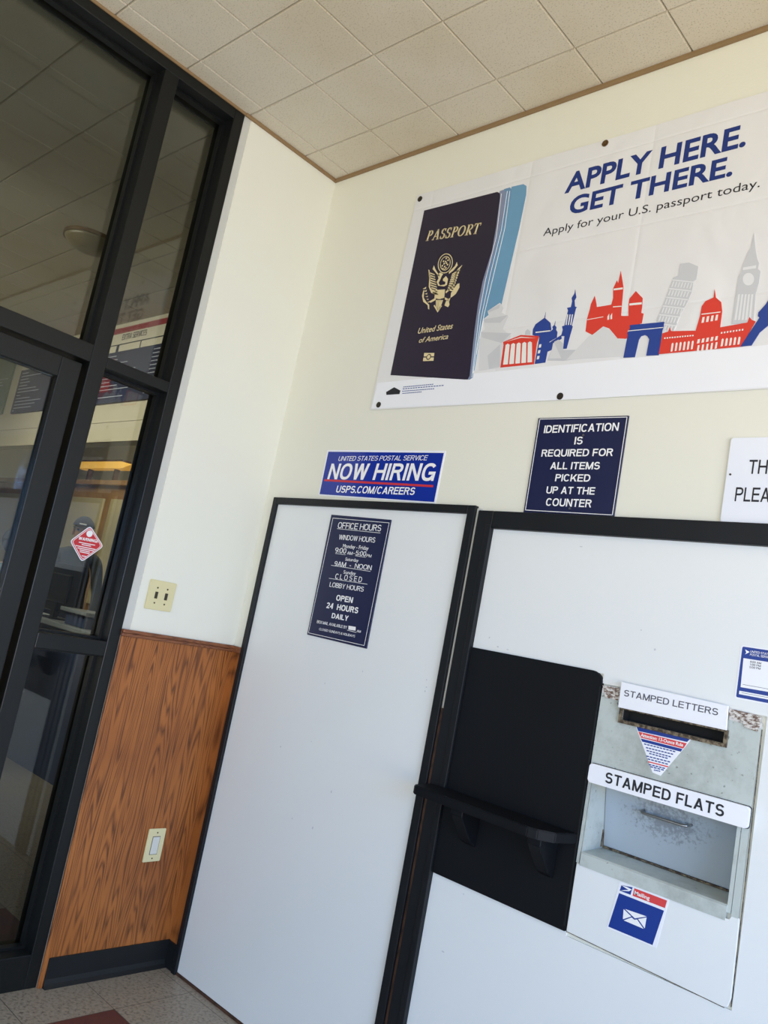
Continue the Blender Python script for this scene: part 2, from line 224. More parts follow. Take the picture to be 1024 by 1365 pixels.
LINE = {"hours_lines": [[[0.525, 1.9315], [0.7748, 1.9274]], [[0.5444, 1.8277], [0.6056, 1.8271]], [[0.6615, 1.8271], [0.7213, 1.8254]], [[0.534, 1.7771], [0.7619, 1.772]], [[0.5372, 1.723], [0.7598, 1.7204]], [[0.6989, 1.5313], [0.7506, 1.5291]]], "hours_border": [[[0.4867, 1.9749], [0.8117, 1.9704], [0.8066, 1.4865], [0.4813, 1.4895]]], "hours_box": [[[0.7021, 1.5492], [0.742, 1.5497], [0.7448, 1.5353], [0.7053, 1.5339]]], "hiring_blue": [[[0.362, 2.2691], [1.015, 2.2556], [1.0117, 2.0629], [0.3623, 2.0778]]], "hiring_red": [[[0.3749, 2.1406], [0.9938, 2.1244]]], "id_border": [[[1.422, 2.3721], [1.7495, 2.3654], [1.7512, 2.0431], [1.4265, 2.0469]]], "id_screws": [[[1.603, 2.3086], [1.5974, 2.0586]]], "th": [[[2.1479, 2.2169], [2.1573, 2.1792], [2.1708, 2.2236], [2.1751, 2.1793], [2.1218, 2.0983], [2.1194, 2.1425], [2.1918, 2.0989], [2.1702, 2.0983], [2.1912, 2.1387], [2.0989, 2.1769]]], "mail_white": [[[1.9508, 0.9984], [2.0858, 1.0036], [2.0621, 0.8733], [1.9301, 0.8716]]], "mail_blue": [[[1.9499, 0.971], [2.0796, 0.9709], [2.0616, 0.8765], [1.9327, 0.8756]]], "mail_red": [[[1.9913, 0.9982], [2.0841, 0.9984], [2.081, 0.9781], [1.9889, 0.9776]]], "mail_eagle": [[[1.9534, 0.9935], [1.9856, 0.9986], [1.9829, 0.9778], [1.9507, 0.9776]]], "mail_env": [[[1.9693, 0.9369], [2.0359, 0.9403], [2.0347, 0.9068], [1.9714, 0.9074]]], "tri": [[[1.9246, 1.4302], [2.0932, 1.4289], [2.0197, 1.3083], [1.9957, 1.3112]]], "tri_blue": [[[1.9283, 1.4279], [2.0883, 1.4268], [2.0797, 1.4149], [1.9373, 1.4132]]], "tri_red": [[[1.938, 1.4117], [2.0796, 1.4112], [2.0722, 1.3952], [1.9477, 1.3968]]], "tri_navy": [[[1.9481, 1.3944], [2.0703, 1.3937], [2.0663, 1.3854], [1.9537, 1.3868]]], "tri_lines": [[[1.9599, 1.382], [2.0533, 1.3817]], [[1.9667, 1.3733], [2.0482, 1.3735]], [[1.9701, 1.3659], [2.0431, 1.3652]], [[1.9787, 1.3598], [2.0346, 1.3591]], [[1.9713, 1.3508], [2.0431, 1.3512]], [[1.9767, 1.344], [2.0378, 1.3439]], [[1.9821, 1.33], [2.0313, 1.3308]], [[1.9871, 1.3252], [2.0289, 1.3256]], [[1.9989, 1.319], [2.018, 1.3199]]], "tri_redline": [[[1.9789, 1.3368], [2.0377, 1.3373]]], "sched": [[[2.1921, 1.6954], [2.1952, 1.5596], [2.2915, 1.6969], [2.1973, 1.6649], [2.2587, 1.6662], [2.2003, 1.5878], [2.2677, 1.5889], [2.1992, 1.5736], [2.1986, 1.5669], [2.2702, 1.5671]]], "sched_text": [[[2.211, 1.6879], [2.2541, 1.6874], [2.2113, 1.6917]], [[2.2103, 1.6759], [2.2544, 1.6793], [2.2105, 1.6804]]], "pageedges": [[[1.0637, 3.3208], [1.0784, 3.1333], [1.0643, 2.9515], [1.0644, 2.8114], [1.0863, 2.5519]], [[1.0911, 3.3248], [1.0973, 3.1579], [1.0832, 2.9764], [1.0775, 2.7958], [1.0882, 2.5687]], [[1.1037, 3.3216], [1.1124, 3.1617], [1.0998, 2.9735], [1.0894, 2.8149], [1.0863, 2.6435]]], "passport": [[[0.7066, 3.1914], [0.9876, 3.167], [0.6998, 3.2394], [0.9886, 3.2093]]], "chip": [[[0.8179, 2.6775], [0.8726, 2.672], [0.8751, 2.6389], [0.8191, 2.6427]]], "ring_o": [[[0.8762, 3.0503], [0.874, 3.0402], [0.8694, 3.0319], [0.8627, 3.0257], [0.8542, 3.0222], [0.8446, 3.0216], [0.8344, 3.024], [0.8245, 3.0291], [0.8153, 3.0367], [0.8077, 3.0463], [0.8021, 3.0571], [0.7989, 3.0686], [0.7984, 3.0798], [0.8006, 3.09], [0.8053, 3.0985], [0.8122, 3.1046], [0.8208, 3.108], [0.8306, 3.1085], [0.8408, 3.1059], [0.8507, 3.1006], [0.8597, 3.0929], [0.8672, 3.0833], [0.8726, 3.0726], [0.8757, 3.0613]]], "ring_i": [[[0.8641, 3.0548], [0.8626, 3.0476], [0.8594, 3.0416], [0.8548, 3.0372], [0.8489, 3.0346], [0.8423, 3.0341], [0.8353, 3.0356], [0.8285, 3.0392], [0.8223, 3.0446], [0.8171, 3.0513], [0.8133, 3.059], [0.8111, 3.0671], [0.8108, 3.0751], [0.8123, 3.0824], [0.8155, 3.0884], [0.8203, 3.0929], [0.8262, 3.0954], [0.8329, 3.0959], [0.8399, 3.0942], [0.8467, 3.0905], [0.8529, 3.0852], [0.858, 3.0784], [0.8617, 3.0707], [0.8638, 3.0627]]], "eiffel": [[[2.0781, 2.5696], [2.1093, 2.57], [2.1264, 2.6638], [2.1382, 2.702], [2.1152, 2.6512]]], "sponsor": [[[0.645, 2.5232], [0.6863, 2.5412], [0.7254, 2.5241], [0.724, 2.5089], [0.6494, 2.5104]]], "sponsor_lines": [[[0.7376, 2.5384], [0.9002, 2.5389]], [[0.737, 2.5303], [0.9556, 2.5302]], [[0.7369, 2.5204], [0.9097, 2.5196]], [[0.7393, 2.5108], [0.8448, 2.5108]]], "warn": [[[-0.8206, 1.6634], [-0.7533, 1.74], [-0.6764, 1.6713], [-0.7517, 1.5918]]], "warn_txt": [[[-0.7881, 1.6757], [-0.707, 1.6796], [-0.7892, 1.6879]]], "warn_circ": [[[-0.7486, 1.708]]], "warn_lines": [[[-0.7835, 1.6663], [-0.7142, 1.6686]], [[-0.7697, 1.6599], [-0.7302, 1.661]], [[-0.7935, 1.6507], [-0.7076, 1.6521]], [[-0.7839, 1.6434], [-0.7103, 1.6452]], [[-0.7726, 1.6374], [-0.7283, 1.6372]], [[-0.7707, 1.6305], [-0.7289, 1.6308]], [[-0.7582, 1.6165], [-0.7363, 1.6168]]], "residue_left": [[[1.8079, 1.5196], [1.8706, 1.5224], [1.871, 1.5049], [1.8132, 1.5027]], [[1.8156, 1.5031], [1.873, 1.5075], [1.8715, 1.4874], [1.8236, 1.4846]]], "residue_right": [[[2.181, 1.5265], [2.2625, 1.5236], [2.2615, 1.5], [2.2232, 1.5015], [2.1816, 1.5066]], [[2.2124, 1.5111], [2.2622, 1.5099], [2.2596, 1.4841], [2.2251, 1.4862]]]}
ART = [["page3", [[1.1081, 3.3393], [1.1635, 3.3363], [1.18, 3.3235], [1.1857, 3.2865], [1.1818, 3.1465], [1.1631, 2.8388], [1.0873, 2.7875], [1.0917, 2.5819], [1.0681, 2.5432], [1.072, 2.6724], [1.0663, 2.923], [1.0672, 3.0714], [1.0896, 3.1953]]], ["page2", [[1.0722, 3.3383], [1.1003, 3.3384], [1.1105, 3.3271], [1.114, 3.2901], [1.1019, 3.1355], [1.0915, 2.975], [1.0818, 2.8507], [1.0778, 2.7198], [1.0904, 2.5516], [1.0775, 2.5445], [1.0676, 2.5452], [1.0538, 2.9816]]], ["page1", [[1.0528, 3.3345], [1.0703, 3.3359], [1.0834, 3.3231], [1.0919, 3.2307], [1.0824, 3.0755], [1.0643, 2.9515], [1.0599, 2.8399], [1.0669, 2.7142], [1.0816, 2.5475], [1.0676, 2.5452], [1.0336, 2.8859], [1.0656, 3.0788]]], ["cover", [[0.6555, 3.3443], [1.0407, 3.3339], [1.0547, 3.3253], [1.0601, 3.3071], [1.0676, 3.1931], [1.0698, 3.078], [1.0517, 2.9536], [1.0501, 2.8553], [1.0566, 2.743], [1.0741, 2.5596], [1.0676, 2.5452], [1.0511, 2.5465], [0.6508, 2.5974]]], ["g1", [[1.1149, 2.577], [1.2113, 2.5808], [1.2042, 2.6394], [1.2351, 2.7018], [1.1909, 2.7347], [1.2063, 2.7827], [1.1702, 2.8044], [1.1765, 2.8204], [1.1552, 2.846], [1.1023, 2.8195], [1.114, 2.7952], [1.0895, 2.7871], [1.105, 2.7453], [1.085, 2.7307]]], ["g2", [[1.1023, 2.8195], [1.1564, 2.8402], [1.1567, 2.8232], [1.1103, 2.8127]]], ["g2", [[1.0895, 2.7871], [1.2019, 2.7889], [1.1726, 2.7621], [1.0994, 2.7715]]], ["g2", [[1.0872, 2.7361], [1.2329, 2.7131], [1.1961, 2.6788], [1.099, 2.7121]]], ["g2", [[1.1416, 2.6346], [1.1908, 2.6738], [1.2094, 2.5842], [1.1595, 2.5804]]], ["g2", [[1.3032, 2.7209], [1.3171, 2.7111], [1.3198, 2.6973], [1.2953, 2.7002], [1.295, 2.7137]]], ["blue", [[1.3291, 2.6951], [1.3265, 2.718], [1.3343, 2.7358], [1.3685, 2.7566], [1.3971, 2.7331], [1.4052, 2.7083], [1.4035, 2.699], [1.4122, 2.7074], [1.4078, 2.7159], [1.4148, 2.724], [1.4252, 2.7137], [1.4255, 2.7032], [1.4327, 2.6944], [1.4344, 2.6733], [1.4066, 2.6608], [1.4041, 2.5826], [1.3599, 2.5814], [1.3605, 2.6819]]], ["blue", [[1.3673, 2.7567], [1.3691, 2.7779], [1.3709, 2.7562]]], ["blue", [[1.4148, 2.724], [1.4167, 2.7385], [1.4178, 2.7236]]], ["blue", [[1.4047, 2.6557], [1.451, 2.6808], [1.4548, 2.6658], [1.4221, 2.6538], [1.4213, 2.6278], [1.4051, 2.6232]]], ["white", [[1.3401, 2.7056], [1.4025, 2.7044], [1.4021, 2.7002], [1.3409, 2.7012]]], ["white", [[1.3656, 2.6547], [1.3749, 2.6548], [1.3744, 2.6422], [1.3651, 2.6421]]], ["white", [[1.3658, 2.6325], [1.3751, 2.6326], [1.3746, 2.62], [1.3653, 2.6199]]], ["white", [[1.366, 2.6103], [1.3752, 2.6105], [1.3747, 2.5979], [1.3655, 2.5977]]], ["blue", [[1.468, 2.6271], [1.4818, 2.6266], [1.4868, 2.6724], [1.4915, 2.708], [1.4871, 2.7111], [1.4922, 2.7753], [1.4954, 2.7785], [1.4871, 2.7823], [1.4813, 2.8056], [1.4865, 2.8169], [1.4811, 2.8319], [1.4765, 2.8484], [1.476, 2.8327], [1.4677, 2.8166], [1.4721, 2.8044], [1.4705, 2.7826], [1.4551, 2.7817], [1.4613, 2.7719], [1.4571, 2.7149], [1.4478, 2.7135], [1.4531, 2.6998], [1.4506, 2.6766], [1.4643, 2.675]]], ["white", [[1.4608, 2.7562], [1.4652, 2.7561], [1.4657, 2.7164], [1.4612, 2.7165]]], ["white", [[1.4704, 2.7549], [1.4749, 2.7548], [1.4753, 2.7152], [1.4709, 2.7153]]], ["white", [[1.4801, 2.7536], [1.4845, 2.7535], [1.4849, 2.714], [1.4805, 2.714]]], ["g2", [[1.4113, 2.5897], [1.4213, 2.6278], [1.4269, 2.6585], [1.4427, 2.6645], [1.4622, 2.6494], [1.4698, 2.6227], [1.5607, 2.6143], [1.5489, 2.5843], [1.4744, 2.5822]]], ["g1", [[1.4279, 2.6532], [1.4671, 2.5922], [1.4156, 2.5971]]], ["g1", [[1.4882, 2.5847], [1.5607, 2.6613], [1.611, 2.6927], [1.701, 2.6346], [1.7155, 2.5764]]], ["red", [[1.2113, 2.5808], [1.2075, 2.6693], [1.2029, 2.6824], [1.2782, 2.7011], [1.3594, 2.6873], [1.3545, 2.6613], [1.3571, 2.5806]]], ["white", [[1.2217, 2.5908], [1.2429, 2.5905], [1.2352, 2.6679], [1.2254, 2.6733], [1.217, 2.6688]]], ["white", [[1.2487, 2.5905], [1.2696, 2.5902], [1.2599, 2.6674], [1.2502, 2.6728], [1.2419, 2.6683]]], ["white", [[1.2754, 2.5902], [1.296, 2.5899], [1.2843, 2.6669], [1.2748, 2.6722], [1.2666, 2.6677]]], ["white", [[1.3017, 2.5899], [1.322, 2.5896], [1.3085, 2.6664], [1.2991, 2.6717], [1.2909, 2.6672]]], ["white", [[1.3277, 2.5897], [1.3478, 2.5894], [1.3324, 2.6658], [1.3231, 2.6712], [1.315, 2.6667]]], ["white", [[1.2145, 2.6811], [1.2796, 2.6939], [1.3478, 2.6807], [1.2804, 2.69]]], ["red", [[1.5457, 2.6825], [1.5435, 2.7284], [1.5484, 2.7658], [1.549, 2.7821], [1.5588, 2.8113], [1.571, 2.7789], [1.574, 2.7676], [1.6095, 2.7679], [1.6281, 2.7684], [1.6308, 2.7916], [1.6251, 2.8269], [1.6346, 2.8555], [1.6409, 2.8437], [1.6434, 2.8885], [1.6629, 2.8272], [1.6641, 2.8131], [1.6682, 2.7541], [1.6712, 2.722], [1.6983, 2.7183], [1.6915, 2.7613], [1.6917, 2.7802], [1.711, 2.8046], [1.7394, 2.7751], [1.7422, 2.7434], [1.7423, 2.7227], [1.751, 2.7194], [1.7501, 2.6855], [1.7249, 2.6815], [1.7206, 2.6427], [1.7005, 2.6378], [1.6713, 2.6422], [1.6346, 2.6823], [1.611, 2.6927], [1.5745, 2.6662]]], ["white", [[1.6207, 2.7267], [1.6257, 2.7367], [1.6292, 2.7149], [1.6229, 2.7136]]], ["white", [[1.6315, 2.7273], [1.6364, 2.7373], [1.64, 2.7156], [1.6337, 2.7143]]], ["white", [[1.6944, 2.7629], [1.7386, 2.7606], [1.7397, 2.7532], [1.6956, 2.7554]]], ["white", [[1.6273, 2.8265], [1.6611, 2.8254], [1.6621, 2.8188], [1.6284, 2.8199]]], ["white", [[1.5439, 2.7262], [1.605, 2.7288], [1.6054, 2.7266], [1.5443, 2.7239]]], ["white", [[1.6358, 2.7609], [1.6675, 2.7584], [1.668, 2.7552], [1.6364, 2.7576]]], ["g2", [[1.7989, 2.6853], [1.8153, 2.7447], [1.8258, 2.7921], [1.835, 2.8319], [1.8507, 2.8359], [1.851, 2.8756], [1.8804, 2.8748], [1.9128, 2.8556], [1.913, 2.8119], [1.9041, 2.8073], [1.9042, 2.7719], [1.8911, 2.7286], [1.8765, 2.6954], [1.8644, 2.6441], [1.8337, 2.6529], [1.8274, 2.6791]]], ["gl", [[1.8334, 2.8254], [1.9118, 2.8035], [1.9114, 2.7996], [1.833, 2.8214]]], ["gl", [[1.8267, 2.7966], [1.9032, 2.7756], [1.9028, 2.7717], [1.8263, 2.7925]]], ["gl", [[1.8199, 2.7677], [1.8947, 2.7477], [1.8943, 2.7437], [1.8195, 2.7637]]], ["gl", [[1.8131, 2.7389], [1.8861, 2.7197], [1.8857, 2.7157], [1.8127, 2.7348]]], ["gl", [[1.8063, 2.71], [1.8775, 2.6917], [1.8771, 2.6877], [1.8059, 2.706]]], ["gl", [[1.7996, 2.6811], [1.8689, 2.6636], [1.8685, 2.6597], [1.7992, 2.6771]]], ["gl", [[1.837, 2.8176], [1.8406, 2.817], [1.8367, 2.7991], [1.8332, 2.7997]]], ["gl", [[1.8473, 2.8148], [1.8508, 2.8142], [1.847, 2.7964], [1.8435, 2.797]]], ["gl", [[1.8575, 2.8121], [1.861, 2.8115], [1.8572, 2.7937], [1.8537, 2.7943]]], ["gl", [[1.8677, 2.8094], [1.8712, 2.8088], [1.8673, 2.791], [1.8638, 2.7916]]], ["gl", [[1.8778, 2.8067], [1.8812, 2.8061], [1.8774, 2.7884], [1.8739, 2.7889]]], ["gl", [[1.8878, 2.804], [1.8912, 2.8034], [1.8874, 2.7858], [1.884, 2.7863]]], ["gl", [[1.8978, 2.8013], [1.9012, 2.8007], [1.8974, 2.7831], [1.894, 2.7837]]], ["gl", [[1.8303, 2.7888], [1.8338, 2.7882], [1.83, 2.7703], [1.8264, 2.7709]]], ["gl", [[1.8406, 2.7861], [1.8441, 2.7856], [1.8403, 2.7677], [1.8367, 2.7682]]], ["gl", [[1.8508, 2.7835], [1.8543, 2.7829], [1.8505, 2.7651], [1.847, 2.7656]]], ["gl", [[1.861, 2.7808], [1.8645, 2.7803], [1.8606, 2.7625], [1.8571, 2.763]]], ["gl", [[1.8711, 2.7782], [1.8746, 2.7776], [1.8707, 2.7599], [1.8673, 2.7605]]], ["gl", [[1.8811, 2.7756], [1.8846, 2.775], [1.8808, 2.7574], [1.8773, 2.7579]]], ["gl", [[1.8911, 2.773], [1.8946, 2.7725], [1.8908, 2.7548], [1.8873, 2.7554]]], ["gl", [[1.8235, 2.76], [1.8271, 2.7594], [1.8232, 2.7415], [1.8197, 2.742]]], ["gl", [[1.8338, 2.7574], [1.8374, 2.7569], [1.8335, 2.739], [1.83, 2.7395]]], ["gl", [[1.8441, 2.7548], [1.8476, 2.7543], [1.8438, 2.7365], [1.8402, 2.737]]], ["gl", [[1.8543, 2.7523], [1.8578, 2.7517], [1.8539, 2.734], [1.8504, 2.7345]]], ["gl", [[1.8644, 2.7497], [1.8679, 2.7492], [1.8641, 2.7315], [1.8606, 2.732]]], ["gl", [[1.8745, 2.7472], [1.8779, 2.7467], [1.8741, 2.729], [1.8707, 2.7295]]], ["gl", [[1.8845, 2.7447], [1.8879, 2.7442], [1.8842, 2.7265], [1.8807, 2.727]]], ["gl", [[1.8168, 2.7312], [1.8203, 2.7306], [1.8165, 2.7127], [1.8129, 2.7132]]], ["gl", [[1.8271, 2.7287], [1.8306, 2.7281], [1.8268, 2.7103], [1.8232, 2.7108]]], ["gl", [[1.8374, 2.7262], [1.8409, 2.7257], [1.837, 2.7078], [1.8335, 2.7083]]], ["gl", [[1.8476, 2.7237], [1.8511, 2.7232], [1.8473, 2.7054], [1.8437, 2.7059]]], ["gl", [[1.8577, 2.7212], [1.8612, 2.7207], [1.8574, 2.703], [1.8539, 2.7035]]], ["gl", [[1.8678, 2.7188], [1.8713, 2.7183], [1.8675, 2.7006], [1.864, 2.7011]]], ["gl", [[1.8779, 2.7163], [1.8813, 2.7159], [1.8775, 2.6982], [1.8741, 2.6987]]], ["gl", [[1.81, 2.7023], [1.8136, 2.7018], [1.8097, 2.6839], [1.8061, 2.6844]]], ["gl", [[1.8203, 2.6999], [1.8239, 2.6994], [1.82, 2.6816], [1.8165, 2.682]]], ["gl", [[1.8306, 2.6975], [1.8342, 2.697], [1.8303, 2.6792], [1.8268, 2.6797]]], ["gl", [[1.8409, 2.6951], [1.8444, 2.6946], [1.8406, 2.6769], [1.837, 2.6773]]], ["gl", [[1.851, 2.6927], [1.8545, 2.6923], [1.8507, 2.6745], [1.8472, 2.675]]], ["gl", [[1.8612, 2.6904], [1.8646, 2.6899], [1.8608, 2.6722], [1.8574, 2.6727]]], ["gl", [[1.8712, 2.688], [1.8747, 2.6875], [1.8709, 2.6699], [1.8674, 2.6704]]], ["gl", [[1.8032, 2.6735], [1.8068, 2.673], [1.8029, 2.6551], [1.7994, 2.6555]]], ["gl", [[1.8136, 2.6712], [1.8172, 2.6707], [1.8133, 2.6528], [1.8097, 2.6533]]], ["gl", [[1.8239, 2.6688], [1.8275, 2.6684], [1.8236, 2.6506], [1.8201, 2.651]]], ["gl", [[1.8342, 2.6665], [1.8377, 2.6661], [1.8339, 2.6483], [1.8303, 2.6487]]], ["gl", [[1.8444, 2.6642], [1.8479, 2.6638], [1.844, 2.646], [1.8405, 2.6465]]], ["gl", [[1.8545, 2.6619], [1.858, 2.6615], [1.8542, 2.6438], [1.8507, 2.6442]]], ["gl", [[1.8646, 2.6596], [1.868, 2.6592], [1.8642, 2.6416], [1.8608, 2.642]]], ["g2", [[2.0425, 2.645], [2.0432, 2.692], [2.0441, 2.7985], [2.0503, 2.812], [2.0515, 2.8313], [2.0583, 2.8545], [2.0626, 2.8732], [2.0697, 2.8865], [2.0726, 2.935], [2.0834, 2.8813], [2.0917, 2.8482], [2.0992, 2.8323], [2.0989, 2.813], [2.1068, 2.8044], [2.1068, 2.7685], [2.1014, 2.7312], [2.1056, 2.643]]], ["gl", [[2.0916, 2.7798], [2.0912, 2.7747], [2.0897, 2.7703], [2.0871, 2.7669], [2.0837, 2.7646], [2.0797, 2.7637], [2.0753, 2.7642], [2.0709, 2.7661], [2.0668, 2.7692], [2.0631, 2.7734], [2.0602, 2.7784], [2.0584, 2.7838], [2.0576, 2.7892], [2.058, 2.7943], [2.0596, 2.7988], [2.0622, 2.8022], [2.0656, 2.8045], [2.0697, 2.8054], [2.0741, 2.8048], [2.0785, 2.8029], [2.0826, 2.7997], [2.0862, 2.7955], [2.0891, 2.7905], [2.0909, 2.7852]]], ["gl", [[2.0506, 2.7391], [2.0558, 2.7393], [2.0556, 2.6567], [2.0494, 2.6565]]], ["gl", [[2.0604, 2.7376], [2.0656, 2.7377], [2.0662, 2.6553], [2.0601, 2.6551]]], ["gl", [[2.0702, 2.7361], [2.0754, 2.7362], [2.0768, 2.6539], [2.0708, 2.6537]]], ["gl", [[2.0799, 2.7346], [2.0851, 2.7347], [2.0873, 2.6525], [2.0813, 2.6524]]], ["gl", [[2.0896, 2.7331], [2.0947, 2.7332], [2.0978, 2.6511], [2.0918, 2.651]]], ["gl", [[2.0539, 2.826], [2.0922, 2.8263], [2.0925, 2.8166], [2.0541, 2.8172]]], ["red", [[1.8248, 2.5715], [1.827, 2.6309], [1.8265, 2.6411], [1.8457, 2.6448], [1.8485, 2.6597], [1.8554, 2.6452], [1.9345, 2.6371], [1.9418, 2.6865], [1.9425, 2.7161], [1.952, 2.7321], [1.9762, 2.7408], [1.9759, 2.768], [1.9832, 2.7397], [2.0014, 2.7223], [2.0085, 2.692], [2.0091, 2.6386], [2.0884, 2.6439], [2.0927, 2.6613], [2.1004, 2.6508], [2.1118, 2.6446], [2.0803, 2.5694]]], ["white", [[1.8352, 2.6259], [1.8401, 2.6258], [1.8403, 2.6213], [1.8353, 2.6213]]], ["white", [[1.8436, 2.6257], [1.8485, 2.6256], [1.8486, 2.6211], [1.8437, 2.6212]]], ["white", [[1.8519, 2.6256], [1.8568, 2.6255], [1.857, 2.621], [1.8521, 2.621]]], ["white", [[1.8602, 2.6254], [1.8651, 2.6253], [1.8653, 2.6208], [1.8604, 2.6209]]], ["white", [[1.8685, 2.6252], [1.8734, 2.6252], [1.8735, 2.6207], [1.8687, 2.6207]]], ["white", [[1.8768, 2.6251], [1.8816, 2.625], [1.8818, 2.6205], [1.8769, 2.6206]]], ["white", [[1.885, 2.6249], [1.8898, 2.6249], [1.89, 2.6204], [1.8852, 2.6204]]], ["white", [[1.8932, 2.6248], [1.898, 2.6247], [1.8981, 2.6202], [1.8933, 2.6203]]], ["white", [[1.9013, 2.6246], [1.9061, 2.6245], [1.9062, 2.6201], [1.9015, 2.6201]]], ["white", [[1.9094, 2.6244], [1.9142, 2.6244], [1.9143, 2.6199], [1.9096, 2.62]]], ["white", [[1.9175, 2.6243], [1.9222, 2.6242], [1.9224, 2.6198], [1.9176, 2.6198]]], ["white", [[1.9255, 2.6241], [1.9302, 2.6241], [1.9304, 2.6196], [1.9257, 2.6197]]], ["white", [[1.8632, 2.6016], [1.8665, 2.6052], [1.8696, 2.6009], [1.8693, 2.576], [1.8635, 2.5756]]], ["white", [[1.8763, 2.6017], [1.8796, 2.6053], [1.8826, 2.601], [1.8823, 2.5762], [1.8766, 2.5758]]], ["white", [[1.8892, 2.6017], [1.8926, 2.6053], [1.8956, 2.601], [1.8952, 2.5763], [1.8895, 2.5759]]], ["white", [[1.9021, 2.6018], [1.9054, 2.6054], [1.9084, 2.6011], [1.9081, 2.5765], [1.9024, 2.5761]]], ["white", [[1.9149, 2.6019], [1.9182, 2.6054], [1.9212, 2.6012], [1.9208, 2.5766], [1.9152, 2.5762]]], ["white", [[1.9276, 2.6019], [1.9309, 2.6055], [1.9338, 2.6012], [1.9334, 2.5768], [1.9279, 2.5764]]], ["white", [[1.9456, 2.6073], [1.9525, 2.6075], [1.952, 2.5943], [1.9442, 2.5937]]], ["white", [[1.9594, 2.6081], [1.9663, 2.6083], [1.9657, 2.5953], [1.958, 2.5946]]], ["white", [[1.9731, 2.609], [1.9799, 2.6092], [1.9793, 2.5962], [1.9716, 2.5956]]], ["white", [[1.9866, 2.6099], [1.9934, 2.6101], [1.9929, 2.5971], [1.9852, 2.5965]]], ["white", [[2.0001, 2.6107], [2.0068, 2.6109], [2.0063, 2.598], [1.9987, 2.5974]]], ["white", [[1.9483, 2.5874], [1.9538, 2.5878], [1.9538, 2.5673], [1.9475, 2.566]]], ["white", [[1.962, 2.5884], [1.9675, 2.5887], [1.9675, 2.5684], [1.9612, 2.5671]]], ["white", [[1.9757, 2.5893], [1.9811, 2.5897], [1.9811, 2.5694], [1.9749, 2.5681]]], ["white", [[1.9892, 2.5902], [1.9946, 2.5906], [1.9946, 2.5704], [1.9884, 2.5691]]], ["white", [[2.0027, 2.5912], [2.008, 2.5915], [2.0079, 2.5714], [2.0018, 2.5701]]], ["white", [[2.0143, 2.6225], [2.0188, 2.6225], [2.0186, 2.6172], [2.0141, 2.6173]]], ["white", [[2.0232, 2.6229], [2.0276, 2.6229], [2.0274, 2.6176], [2.023, 2.6177]]], ["white", [[2.032, 2.6233], [2.0365, 2.6232], [2.0362, 2.618], [2.0318, 2.618]]], ["white", [[2.0408, 2.6237], [2.0452, 2.6236], [2.045, 2.6184], [2.0406, 2.6184]]], ["white", [[2.0496, 2.624], [2.054, 2.624], [2.0537, 2.6188], [2.0494, 2.6188]]], ["white", [[2.0583, 2.6244], [2.0627, 2.6243], [2.0624, 2.6191], [2.0581, 2.6192]]], ["white", [[2.067, 2.6248], [2.0713, 2.6247], [2.0711, 2.6195], [2.0667, 2.6196]]], ["white", [[2.0756, 2.6251], [2.0799, 2.6251], [2.0797, 2.6199], [2.0754, 2.6199]]], ["white", [[2.0196, 2.5989], [2.0228, 2.6014], [2.0255, 2.5982], [2.0251, 2.5767], [2.019, 2.5759]]], ["white", [[2.032, 2.5989], [2.0353, 2.6014], [2.0379, 2.5982], [2.0375, 2.5768], [2.0314, 2.576]]], ["white", [[2.0444, 2.5989], [2.0476, 2.6014], [2.0502, 2.5982], [2.0498, 2.5769], [2.0438, 2.5761]]], ["white", [[2.0567, 2.5989], [2.0599, 2.6014], [2.0624, 2.5983], [2.062, 2.577], [2.056, 2.5762]]], ["white", [[2.0689, 2.5989], [2.072, 2.6014], [2.0746, 2.5983], [2.0742, 2.5771], [2.0682, 2.5763]]], ["white", [[1.9507, 2.6794], [1.9572, 2.6795], [1.9569, 2.6608], [1.9495, 2.6608]]], ["white", [[1.9645, 2.68], [1.9709, 2.6801], [1.9707, 2.6615], [1.9633, 2.6615]]], ["white", [[1.9782, 2.6806], [1.9846, 2.6807], [1.9843, 2.6622], [1.977, 2.6621]]], ["white", [[1.9918, 2.6812], [1.9981, 2.6813], [1.9978, 2.6628], [1.9906, 2.6628]]], ["white", [[1.9459, 2.6909], [2.0042, 2.6902], [2.0037, 2.6873], [1.9458, 2.6879]]], ["blue", [[1.7041, 2.5711], [1.7074, 2.65], [1.7044, 2.6556], [1.7119, 2.6746], [1.7089, 2.6839], [1.8272, 2.6801], [1.8275, 2.6613], [1.825, 2.6514], [1.8254, 2.5679], [1.7834, 2.5706], [1.7852, 2.6255], [1.7767, 2.6377], [1.7672, 2.643], [1.7548, 2.6403], [1.7489, 2.6286], [1.7441, 2.5693]]], ["white", [[1.705, 2.665], [1.8274, 2.6623], [1.8272, 2.6598], [1.7049, 2.6624]]]]
